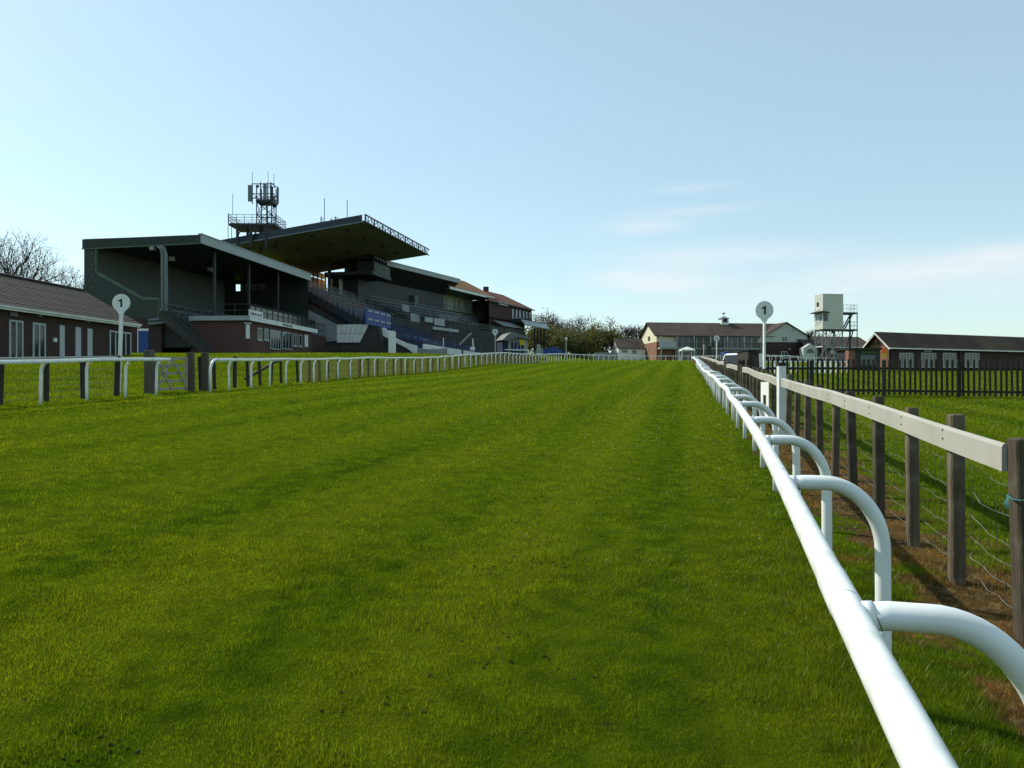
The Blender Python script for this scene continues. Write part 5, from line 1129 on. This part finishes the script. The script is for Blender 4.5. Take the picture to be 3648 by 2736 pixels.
# ------------------------------------------------------------------ clubhouse
CH = Frame(at(2339, 1200, 165)[0], 165, math.cos(R(7)), math.sin(R(7)))
zb = 6.4; zE = CH.px(2344, 1194, 0)[1]; kR = CH.px(2878, 1200, 0)[0]; zbr = CH.px(2344, 1218, 0)[1]; LB = CH.pk(2283, 1230, 0)[0]
zR = CH.px(2400, 1150, LB / 2)[1]
T = thing('clubhouse', 'long two-storey clubhouse with glazed front, dark roof and clock turret', 'building', CH.w(15, 5, zb))
part('brick_storey', MB(CH).box(0, kR - .3, 0, LB, zb - 1, zbr), m_brick2, T); part('render_storey', MB(CH).box(-.03, kR - .3, -.03, LB + .03, zbr + .002, zE), m_cream2, T)
part('gable', MB(CH).prism([(-.03, zE), (LB + .03, zE), (LB / 2, zR - .12)], -.03, .2, 0), m_cream2, T)
part('roof', MB(CH).prism([(-.6, zE - .22), (LB / 2, zR - .1), (LB + .6, zE - .22), (LB + .6, zE - .08), (LB / 2, zR + .06), (-.6, zE - .08)], -.45, kR - 3, 0), m_tile2, T)
part('verge_board', MB(CH).prism([(-.6, zE - .30), (LB / 2, zR - .18), (LB + .6, zE - .30), (LB + .6, zE - .1), (LB / 2, zR + .0), (-.6, zE - .1)], -.55, -.46, 0), m_woodd, T)
part('gutter', MB(CH).box(-.5, kR - 8, -.72, -.6, zE - .3, zE - .12), m_steel, T)
# right-hand gabled wing, facing the track
kw0, kw1 = CH.px(2722, 1200, -.7)[0], CH.px(2876, 1200, -.7)[0]; zw = CH.px(2728, 1190, -.7)[1]; zwr = CH.px(2796, 1148, -.7)[1]; km = (kw0 + kw1) / 2
part('wing_brick', MB(CH).box(kw0, kw1, -.7, LB - .4, zb - 1, zbr + .1), m_brick, T); part('wing_render', MB(CH).box(kw0 - .02, kw1 + .02, -.72, LB - .38, zbr + .102, zw - .3), m_greyrender, T)
part('wing_gable', MB(CH).prism([(kw0 - .02, zw - .3), (kw1 + .02, zw - .3), (km, zwr - .2)], -.72, -.4, 1), m_greyrender, T)
part('wing_roof', MB(CH).prism([(kw0 - .7, zw - .75), (km, zwr - .12), (kw1 + .7, zw - .75), (kw1 + .7, zw - .58), (km, zwr + .05), (kw0 - .7, zw - .58)], -1.2, LB, 1), m_tile2, T)
wpx(T, CH, 2785, 1198, 2805, 1217, -.72, nx=2, fw=.16); wpx(T, CH, 2782, 1252, 2805, 1278, -.7, nx=2, fw=.16, name='entrance_door'); part('lamp', bpx(CH, 2810, 1242, 2814, 1246, -.7, .2), m_white, T)
part('vent', bpx(CH, 2822, 1176, 2826, 1180, -.72, .05), m_greywall, T)
# gable-end window and lamps on the lit wall
L0_, z0_ = CH.pk(2309, 1215, -.03); L1_, z1_ = CH.pk(2316, 1198, -.03); part('gable_window', MB(CH).box(-.08, -.034, L1_, L0_, z0_, z1_), m_woodd, T)
for (x, y) in ((2302, 1239), (2294, 1245), (2311, 1245), (2333, 1243)): L_, z_ = CH.pk(x, y, -.03); part('wall_lamp', MB(CH).box(-.25, -.01, L_ - .12, L_ + .12, z_ - .12, z_ + .12), m_white, T)
# glazed front
gk0, gk1 = CH.px(2405, 1215, -.3)[0], CH.px(2700, 1215, -.3)[0]; zfl = CH.px(2500, 1240, -.3)[1]
part('balcony_slab', MB(CH).box(CH.px(2344, 0, -.3)[0], gk1 + 1, -1.6, -.05, zfl - .35, zfl + .05), m_concl, T)
part('balcony_recess', MB(CH).box(.6, gk0 - .1, -.08, -.034, zfl + .06, zE - .4), m_cream2, T); part('balcony_glass', MB(CH).box(.3, gk0, -1.55, -1.5, zfl + .08, zfl + 1.3), m_glassl, T)
part('post', MB(CH).bar((.6, -1.4, zb), (.6, -1.4, zE - .3), .2), m_fascia, T)
ng = 12
for i in range(ng):
    a, b = gk0 + (gk1 - gk0) * i / ng, gk0 + (gk1 - gk0) * (i + 1) / ng
    f_ = part('curtain_glazing', MB(CH).box(a, a + .16, -.4, -.25, zfl + .06, zE - .25), m_fascia, T)
    part('pane', MB(CH).box(a + .16, b, -.36, -.30, zfl + .06, zE - .25), m_glass, f_); part('pane', MB(CH).box(a + .16, b, -.36, -.30, zb, zfl - .4), m_glass, f_)
    part('transom', MB(CH).box(a + .16, b, -.4, -.37, zfl + 1.2, zfl + 1.3), m_fascia, f_); part('lower_mullion', MB(CH).box(a, a + .16, -.4, -.25, zb, zfl - .36), m_fascia, f_)
for i in range(6): k_ = gk0 + .05 + (gk1 - gk0) * i / 5; part('balcony_post', MB(CH).bar((k_, -1.6, zb), (k_, -1.6, zE - .25), .13), m_fascia, T)
railing(T, CH, [(gk0, -1.58, zfl + .05), (gk1 + .8, -1.58, zfl + .05)], 1.1, 1.4, m_greywall, 1, .04)
# clock turret with weather vane
kt, zt0 = CH.px(2583, 1157, LB / 2 - .8)[0], zR - .7; zt1 = CH.px(2583, 1135, LB / 2 - .8)[1]; zt2 = CH.px(2583, 1126, LB / 2 - .8)[1]; Lc_ = LB / 2
tu = part('clock_turret', MB(CH).box(kt - .85, kt + .85, Lc_ - .85, Lc_ + .85, zt0, zt1), m_white, T)
rf_ = MB(CH); rf_.hexa([(kt - 1.1, Lc_ - 1.1, zt1), (kt + 1.1, Lc_ - 1.1, zt1), (kt + 1.1, Lc_ + 1.1, zt1), (kt - 1.1, Lc_ + 1.1, zt1), (kt - .05, Lc_ - .05, zt2), (kt + .05, Lc_ - .05, zt2), (kt + .05, Lc_ + .05, zt2), (kt - .05, Lc_ + .05, zt2)]); part('turret_roof', rf_, m_steelg, tu)
zc_ = (zt0 + .7 + zt1) / 2 + .1; part('clock_face', MB(CH).prism([(kt + .5 * math.cos(a), zc_ + .5 * math.sin(a)) for a in np.linspace(0, 6.283, 21)[:-1]], Lc_ - .92, Lc_ - .855, 1), m_black, tu)
vane = MB(CH).bar((kt, Lc_, zt2 - .05), (kt, Lc_, zt2 + .85), .07); vane.prism([(kt - .5, zt2 + .62), (kt - .2, zt2 + .5), (kt + .2, zt2 + .5), (kt + .35, zt2 + .72), (kt + .45, zt2 + .95), (kt + .1, zt2 + .78), (kt - .25, zt2 + .72)], Lc_ - .03, Lc_ + .03, 1); part('weather_vane', vane, m_steel, tu)

# ------------------------------------------------------------------ white cottage and low wall left of the clubhouse
CO = Frame(at(2203, 1230, 172)[0], 172, .99, .1); kc = CO.px(2284, 1230, 0)[0]; zce = CO.px(2240, 1241, 0)[1]; zcr = CO.px(2240, 1206, 3.5)[1]
T = thing('white_cottage', 'small white cottage with grey slate roof left of the clubhouse', 'building', CO.w(2, 3, 6.5))
part('wall', MB(CO).box(0, kc + 1, 0, 7, 6, zce), m_white, T); part('roof', MB(CO).prism([(-.3, zce - .1), (3.5, zcr - .1), (7.3, zce - .1), (7.3, zce + .06), (3.5, zcr + .05), (-.3, zce + .06)], -.25, kc + 1.2, 0), m_tile2, T)
part('gable', MB(CO).prism([(0, zce), (7, zce), (3.5, zcr - .12)], 0, .25, 0), m_concl, T)
wpx(T, CO, 2215, 1246, 2237, 1257, 0, nx=4, fw=.1); wpx(T, CO, 2251, 1247, 2268, 1260, 0, nx=3, fw=.1)
mb = MB(CO).box(-5.6, -.3, -1, -.8, 6, CO.px(2180, 1256, -1)[1]); single('low_wall', mb, m_concl, 'low pale wall between the bushes and the white cottage', 'wall')

# ------------------------------------------------------------------ gazebo, winning post and small things before the clubhouse
Y = 150.0; X, z = gr_at(2447, Y); z = min(z, at(0, 1270, Y)[2]); hw = at(2471, 0, Y)[0] - X; zt_ = at(0, 1246, Y)[2]; za = at(0, 1235, Y)[2]
T = thing('gazebo', 'open white gazebo with pointed cloth roof on the clubhouse lawn', 'gazebo', (X, Y, z))
rf_ = MB(); rf_.hexa([(X - hw, Y - hw, zt_), (X + hw, Y - hw, zt_), (X + hw, Y + hw, zt_), (X - hw, Y + hw, zt_), (X - .05, Y - .05, za), (X + .05, Y - .05, za), (X + .05, Y + .05, za), (X - .05, Y + .05, za)]); part('canopy', rf_, m_white, T)
part('valance', MB().box(X - hw, X + hw, Y - hw - .02, Y + hw + .02, zt_ - .25, zt_ - .002), m_white, T)
for sx_ in (-1, 1):
    for sy_ in (-1, 1): part('leg', MB().bar((X + sx_ * (hw - .1), Y + sy_ * (hw - .1), z - .1), (X + sx_ * (hw - .1), Y + sy_ * (hw - .1), zt_ - .2), .12), m_white, T)
Y = 118.0; X, z = gr_at(2519, Y); T = thing('winning_post', 'dark winning post with a mirror hood and attached board', 'post', (X, Y, z)); 
part('pole', MB().bar((X, Y, z - .2), (X, Y, at(0, 1214, Y)[2]), .16), m_steel, T); a, b = at(2522, 1227, Y), at(2533, 1275, Y); part('hood', MB().prism([(a[0], b[2] + .3), (b[0], b[2] + .3), (b[0], a[2] - .5), ((a[0] + b[0]) / 2 + .1, a[2]), (a[0], a[2] - .3)], Y - .2, Y + .4, 1), m_steel, T)
part('arm', MB().bar((X - .5, Y, at(0, 1236, Y)[2]), (X + .3, Y, at(0, 1233, Y)[2]), .2), m_brick2, T)
# people: photo shows a dark figure near the marker
# white van
Y = 66.0; V0 = Frame(at(2616, 1280, Y)[0], Y, .80, .60); z = g1(V0.o[0], Y) + .0
ztop = V0.px(2620, 1256, 0)[1]; z = ztop - 2.15; T = thing('parked_van', 'white panel van parked behind the dark fence', 'van', V0.w(2, 1, z))
ln = 4.5
part('body', MB(V0).prism([(0.55, z + .35), (ln, z + .35), (ln, ztop - .04), (ln - .1, ztop), (1.35, ztop), (1.05, ztop - .12), (.62, z + 1.15), (.1, z + .98), (0, z + .5), (.1, z + .35)], -.0, 1.85, 1), m_white, T)
part('bonnet', MB(V0).prism([(-.35, z + .4), (.6, z + .4), (.62, z + 1.14), (.05, z + 1.0), (-.32, z + .85)], .05, 1.8, 1), m_white, T)
part('windscreen', MB(V0).prism([(.58, z + 1.18), (.63, z + 1.18), (1.06, ztop - .16), (1.0, ztop - .16)], .1, 1.75, 1), m_glass, T)
part('side_window', MB(V0).prism([(.78, z + 1.2), (1.75, z + 1.2), (1.75, ztop - .25), (1.14, ztop - .25)], -.02, -.003, 1), m_glass, T)
part('side_door', MB(V0).box(2.1, 3.4, -.025, -.004, z + .45, ztop - .18), m_fascia, T)
tyre = MB().tube([(0, 0, 0), (0, .2, 0)], .33, 18); me_t = tyre.mesh('wheel', smooth=False); me_t.materials.append(m_black)
for k in (.45, ln - 1.0):
    for L_ in (-.02, 1.68): p = V0.w(k, L_, z + .33); inst('wheel', me_t, T, p, math.atan2(V0.t[1], V0.t[0]))
part('bumper', MB(V0).box(-.42, -.3, .1, 1.75, z + .35, z + .6), m_black, T); part('wing_mirror', MB(V0).box(.7, .85, -.3, -.03, z + 1.25, z + 1.5), m_black, T)
for L_ in (.2, 1.5): part('headlight', MB(V0).box(-.37, -.33, L_ - .12, L_ + .12, z + .7, z + .88), m_glassl, T)
# dark shed / horsebox behind the van
mb = MB(); Y = 62.0; a = at(2652, 1258, Y); b = at(2698, 1300, Y); mb.prism([(a[0], b[2] - .4), (b[0] - .2, b[2] - .4), (b[0] - .2, a[2] + .05), (a[0], a[2] + .15)], Y - 1, Y + 2, 1)
T = thing('dark_shed', 'dark flat-roofed shed behind the white van', 'shed', (a[0], Y, b[2] - .4)); part('wall', mb, m_woodd, T); part('roof', MB().box(a[0] - .1, b[0] + .0, Y - 1.15, Y + 2.1, a[2] + .17, a[2] + .24), m_steel, T)
part('door', MB().box(a[0] + .3, a[0] + .75, Y - 1.04, Y - 1.002, b[2] - .4, a[2] - .2), m_steel, T)
# blue canopy car-like buggy left of the van
Y = 84.0; X0, X1 = at(2578, 0, Y)[0], at(2602, 0, Y)[0]; z = g1(X0, Y); T = thing('blue_stall', 'blue curved-top stall on the lawn left of the white van', 'stall', (X0, Y, z)); zt_ = at(0, 1251, Y)[2]
part('canopy', MB().prism([(X0 - .1, zt_ - .5), (X1 + .1, zt_ - .55), (X1 + .1, zt_ - .4), ((X0 + X1) / 2, zt_), (X0 - .1, zt_ - .1)], Y - .8, Y + .8, 1), m_blue, T)
for x in (X0, X1):
    for y in (Y - .7, Y + .7): part('leg', MB().bar((x, y, z - .1), (x, y, zt_ - .4), .08), m_steelg, T)
part('counter', MB().box(X0 + .02, X1 - .02, Y - .75, Y - .6, z - .05, z + .9), m_blue, T)

# ------------------------------------------------------------------ control tower
CT = Frame(at(2930.5, 1100, 135)[0], 135, math.cos(R(10)), math.sin(R(10))); zt0 = CT.px(2930, 1172, 0)[1]; zt1 = CT.px(2930, 1048, 0)[1]; kT = CT.px(3004, 1100, 0)[0]; LT = CT.pk(2902, 1100, 0)[0]
zg_ = g1(CT.o[0] + 1, 136); T = thing('control_tower', 'cream judges tower cabin on steel legs with outside stairs', 'tower', CT.w(kT / 2, LT / 2, zg_))
m_tower = mat('tower_cladding', (.52, .54, .47), .6, .06, .6)
part('cabin', MB(CT).box(0, kT, 0, LT, zt0, zt1), m_tower, T); part('cabin_roof', MB(CT).box(-.06, kT + .06, -.06, LT + .06, zt1 + .002, zt1 + .1), m_white, T); part('cabin_floor', MB(CT).box(-.02, kT + .02, -.02, LT + .02, zt0 - .25, zt0 - .003), m_steel, T)
part('corner_trim', MB(CT).box(-.05, .09, -.05, .09, zt0, zt1 - .002), m_white, T)
for i in range(30): z_ = zt0 + .15 + i * .2; part('cladding_board', MB(CT).box(-.022, -.003, .1, LT - .02, z_, z_ + .17), m_tower, T)
for i in range(1, 8): part('cladding_seam', MB(CT).box(kT * i / 8 - .012, kT * i / 8 + .012, -.014, -.003, zt0 + .02, zt1 - .02), m_greyrender, T)
# bay window and canopy
(La, za), (Lb_, zb_) = CT.pk(2929, 1143, 0), CT.pk(2904, 1121, 0)
fr_ = part('bay_window', MB(CT).box(-.10, -.03, La - .05, LT - .05, za - .12, za), m_white, T)
for i in range(3): part('pane', MB(CT).box(-.08, -.032, .12 + i * LT / 3, (i + 1) * LT / 3 - .02, za + .01, zb_), m_glassl if i else m_glass, fr_)
part('pane', MB(CT).box(.08, 1.0, -.05, -.004, za, zb_), m_glass, fr_)
cp = MB(CT); cp.hexa([(-1.1, -.7, zb_ + .15), (1.2, -.7, zb_ + .15), (1.2, LT + .3, zb_ + .15), (-1.1, LT + .3, zb_ + .15), (-.1, -.1, zb_ + .5), (.3, -.1, zb_ + .5), (.3, LT, zb_ + .5), (-.1, LT, zb_ + .5)]); part('canopy', cp, m_tile, T)
for (x0, y0, x1, y1, mm, nm) in ((2910, 1076.5, 2917, 1093, m_woodd, 'small_window'), (2909, 1096, 2921, 1108, m_white, 'notice'), (2903, 1147, 2920, 1159, m_white, 'notice')):
    L0_, z0_ = CT.pk(x0, y1, -.03); L1_, z1_ = CT.pk(x1, y0, -.03); nn = part(nm, MB(CT).box(-.07, -.024, min(L0_, L1_), max(L0_, L1_), z0_, z1_), mm, T)
    if nm == 'notice':
        lt = MB(CT); 
        for j in range(2 if y0 > 1120 else 1):
            for q in range(4): a = min(L0_, L1_) + .08 + q * abs(L1_ - L0_) * .22; zz_ = z0_ + abs(z1_ - z0_) * (.25 + .4 * j); lt.box(-.085, -.072, a, a + abs(L1_ - L0_) * .15, zz_, zz_ + .13)
        part('lettering', lt, m_steelg, nn)
# legs and bracing
ks = [.1, kT * .55, kT - .1]; legs = [(k, L_) for k in ks for L_ in (.1, LT - .1)]
for (k, L_) in legs: part('leg', MB(CT).bar((k, L_, zg_ - .3), (k, L_, zt0 - .25), .16), m_steelg, T)
zm_ = (zg_ + zt0) / 2
for L_ in (.1, LT - .1):
    for a, b in zip(ks[:-1], ks[1:]):
        for (z0_, z1_) in ((zg_, zm_), (zm_, zt0 - .3)): part('brace', MB(CT).bar((a, L_, z0_), (b, L_, z1_), .07), m_steelg, T); part('brace', MB(CT).bar((b, L_, z0_), (a, L_, z1_), .07), m_steelg, T)
    part('girt', MB(CT).bar((ks[0], L_, zm_), (ks[-1], L_, zm_), .1), m_steelg, T)
for k in ks:
    part('girt', MB(CT).bar((k, .1, zm_), (k, LT - .1, zm_), .12), m_white if k == ks[0] else m_steelg, T)
    part('brace', MB(CT).bar((k, .1, zm_), (k, LT / 2, zt0 - .3), .06), m_steelg, T); part('brace', MB(CT).bar((k, LT - .1, zm_), (k, LT / 2, zt0 - .3), .06), m_steelg, T)
# stair tower
kS0, kS1 = kT + .12, CT.px(3051, 1150, .5)[0]; zp = [zt0 + .05, CT.px(3020, 1113, .5)[1]]
for z_ in zp: part('landing', MB(CT).box(kS0, kS1, .1, LT, z_ - .28, z_), m_steel, T); railing(T, CT, [(kS0, .12, z_), (kS1 - .1, .12, z_), (kS1 - .1, LT, z_)], 1.35, .6, m_steel, 2, .025)
for (k, L_) in ((kS1 - .1, .15), (kS1 - .1, LT - .1), ((kS0 + kS1) / 2, .2)): part('stair_post', MB(CT).bar((k, L_, zg_ - .3), (k, L_, zp[1]), .12), m_steel, T)
for (z0_, z1_) in ((zg_, zp[0]), (zp[0], zp[1])):
    st_ = part('stair_flight', MB(CT).bar((kS0 + .5, .5, z0_), (kS1 - .6, .5, z1_), .06, .2).bar((kS0 + .5, 1.2, z0_), (kS1 - .6, 1.2, z1_), .06, .2), m_steel, T); n_ = 14
    for i in range(1, n_): part('tread', MB(CT).box(kS0 + .38 + (kS1 - kS0 - 1.1) * i / n_, kS0 + .66 + (kS1 - kS0 - 1.1) * i / n_, .5, 1.2, z0_ + (z1_ - z0_) * i / n_ - .02, z0_ + (z1_ - z0_) * i / n_ + .02), m_steelg, st_)
part('speaker', MB(CT).box(ks[1] - .5, ks[1] - .1, -.2, .05, zt0 - .75, zt0 - .3), m_black, T)

# ------------------------------------------------------------------ long stable block behind the tower
SB = Frame(at(2876, 1230, 165)[0], 165, .985, .17); k1 = SB.px(3110, 1230, 0)[0]; zs0 = SB.px(2950, 1236, 0)[1]; zs1 = SB.px(2950, 1200, 5)[1]
T = thing('stable_block', 'long low dark-roofed block behind the judges tower', 'building', SB.w(5, 4, 7)); part('wall', MB(SB).box(0, k1, 0, 10, 6, zs0), m_brick, T)
part('roof', MB(SB).prism([(-.6, zs0 - .1), (5, zs1 - .1), (10.6, zs0 - .1), (10.6, zs0 + .06), (5, zs1 + .06), (-.6, zs0 + .06)], -.5, k1, 0), m_tile2, T); part('gutter', MB(SB).box(-.5, k1, -.75, -.62, zs0 - .2, zs0 + .0), m_white, T)
kp = SB.px(2886, 1240, -1.5)[0]; zp_ = SB.px(2886, 1224, -1.5)[1]; pm_ = part('porch', MB(SB).prism([(kp - 1.6, 6), (kp + 1.6, 6), (kp + 1.6, zp_ - 1), (kp, zp_), (kp - 1.6, zp_ - 1)], -1.6, -.01, 1), m_greyrender, T)
part('arch_window', MB(SB).prism([(kp - .9, zp_ - 2.0)] + [(kp + .9 * math.cos(a), zp_ - 2.0 + .9 * math.sin(a)) for a in np.linspace(math.pi, 0, 12)], -1.66, -1.61, 1), m_glass, pm_)
wpx(T, SB, 2960, 1248, 2978, 1262, 0, nx=3, fw=.15); wpx(T, SB, 3020, 1248, 3040, 1262, 0, nx=3, fw=.15)

# ------------------------------------------------------------------ brick lodge on the right
LG = Frame(at(3155, 1240, 78)[0], 78, .92, .39); zE = LG.px(3155, 1239, -.3)[1]; zb = 2.7; WL = LG.pk(3080, 1238, 0)[0]; zR = LG.pk(3116, 1184, 0)[1]; kR = 30
T = thing('brick_lodge', 'long single-storey brick lodge with dark roof and white gable edges', 'building', LG.w(6, 3, zb))
part('wall', MB(LG).box(.5, kR, 0, WL, zb - .5, zE - .05), m_brick, T); part('gable', MB(LG).prism([(0, zE - .05), (WL, zE - .05), (WL / 2, zR - .15)], .5, .7, 0), m_brick2, T)
part('gable_wall', MB(LG).box(.46, .5, .02, WL - .02, zb - .5, zE - .04), m_brick2, T)
rf = part('roof', MB(LG).prism([(-.5, zE - .1), (WL / 2, zR - .1), (WL + .5, zE - .1), (WL + .5, zE + .04), (WL / 2, zR + .05), (-.5, zE + .04)], 0, kR, 0), m_tile2, T)
for i in range(14):
    s0, s1 = i / 14, (i + 1) / 14; a_ = lambda s: (-.5 + s * (WL / 2 + .5), zE + .045 + s * (zR - zE + .01)); p, q = a_(s0), a_(s1); part('tile_course', MB(LG).prism([(p[0], p[1]), (p[0] - .01, p[1] + .035), (q[0], q[1] + .012), (q[0], q[1])], -.01, kR, 0), m_tile2, rf)
part('verge_board', MB(LG).prism([(-.5, zE - .22), (WL / 2, zR - .22), (WL + .5, zE - .22), (WL + .5, zE - .04), (WL / 2, zR - .04), (-.5, zE - .04)], -.05, -.012, 0), m_white, T)
part('gutter', MB(LG).box(0, kR, -.62, -.52, zE - .1, zE + .02), m_white, T)
for (x0, x1) in ((3203, 3252), (3280, 3334), (3358, 3405), (3436, 3488)): wpx(T, LG, x0, 1257, x1, 1310, 0, nx=4, fw=.10, name='french_door')
for (y0, y1, x0, x1) in ((1219, 1229, 3113, 3117), (1217, 1228, 3126, 3133)):
    L0_, z0_ = LG.pk(x0, y1, .5); L1_, z1_ = LG.pk(x1, y0, .5); part('gable_window', MB(LG).box(.43, .455, min(L0_, L1_), max(L0_, L1_), z0_, z1_), m_glass, T)
for x in (3175, 3420): k_ = LG.px(x, 1260, -.1)[0]; part('downpipe', MB(LG).bar((k_, -.08, zb - .3), (k_, -.08, zE - .08), .08), m_black, T)
part('sign', bpx(LG, 3290, 1248, 3318, 1253, 0, .05), m_fascia, T)
# flat-roofed kiosk with hanging plants
KS = Frame(at(3026, 1270, 70)[0], 70, .99, .12); zk1 = KS.px(3080, 1239, 0)[1]; kk = KS.px(3140, 1250, 0)[0]; zk0 = 2.5
T = thing('flat_kiosk', 'dark flat-roofed kiosk with green stripe in front of the lodge', 'kiosk', KS.w(1.5, 1, zk0)); part('wall', MB(KS).box(.1, kk, .2, 2.4, zk0, zk1 - .22), m_steel, T); part('roof', MB(KS).box(-.1, kk + .15, -.1, 2.6, zk1 - .2, zk1), m_black, T)
part('green_stripe', MB(KS).box(1.3, kk - .3, .17, .196, zk1 - .5, zk1 - .3), mat('green_stripe', (.05, .12, .02), .6), T); part('brick_pier', MB(KS).box(-.05, .6, .05, .6, zk0, zk1 - .23), m_brick2, T)
for x in (3026, 3043): k_ = KS.px(x, 1240, -.1)[0]; part('lamp', MB(KS).lathe(KS.w(k_, -.2, zk1 - .22), [(.03, 0), (.1, .05), (.12, .12), (.08, .2), (.02, .22)], 10), m_white, T)
part('hatch', MB(KS).box(1.2, kk - .5, .15, .19, zk0 + 1.0, zk0 + 1.9), m_greywall, T)
Y = 68.5; X, z = gr_at(3150, Y); T = thing('feather_flag', 'orange and yellow feather flag beside the kiosk', 'flag', (X, Y, z)); ft, fb_ = at(0, 1238, Y)[2], at(0, 1275, Y)[2]; fm_ = (ft + fb_) / 2
fl = lambda h: X + .18 * math.sin((h - fb_) * 3)
part('upper_cloth', MB().prism([(X - .28, fm_), (X + .18, fm_ - .05), (X + .22, ft - .15), (X - .1, ft)], Y - .015, Y + .015, 1), m_orange, T); part('lower_cloth', MB().prism([(X - .12, fb_), (X + .16, fb_ + .02), (X + .26, fm_ + .2), (X + .185, fm_ - .06), (X - .2, fm_ - .02)], Y - .025, Y + .01, 1), m_yellow, T)
part('pole', MB().tube([(X + .3, Y, z - .2), (X + .3, Y, ft - .2), (X + .15, Y, ft + .02)], .02, 6), m_steel, T)
# white garden rails beyond the picket fence
wr = thing('paddock_rail', 'low white paddock rails on the lawn beyond the picket fence', 'rail', (at(2740, 0, 58)[0], 58, g1(at(2740, 0, 58)[0], 58)))
ww = MB(); wxs = [at(x, 0, 58)[0] for x in range(2720, 3040, 20)]
for i, x in enumerate(wxs):
    z = g1(x, 58); part('post', MB().bar((x, 58, z - .1), (x, 58, z + .95), .09), m_white, wr)
    if i < len(wxs) - 1:
        for h in (.45, .88): part('cross_rail', MB().bar((x, 57.96, z + h), (wxs[i + 1], 57.96, g1(wxs[i + 1], 58) + h), .05, .11), m_white, wr)
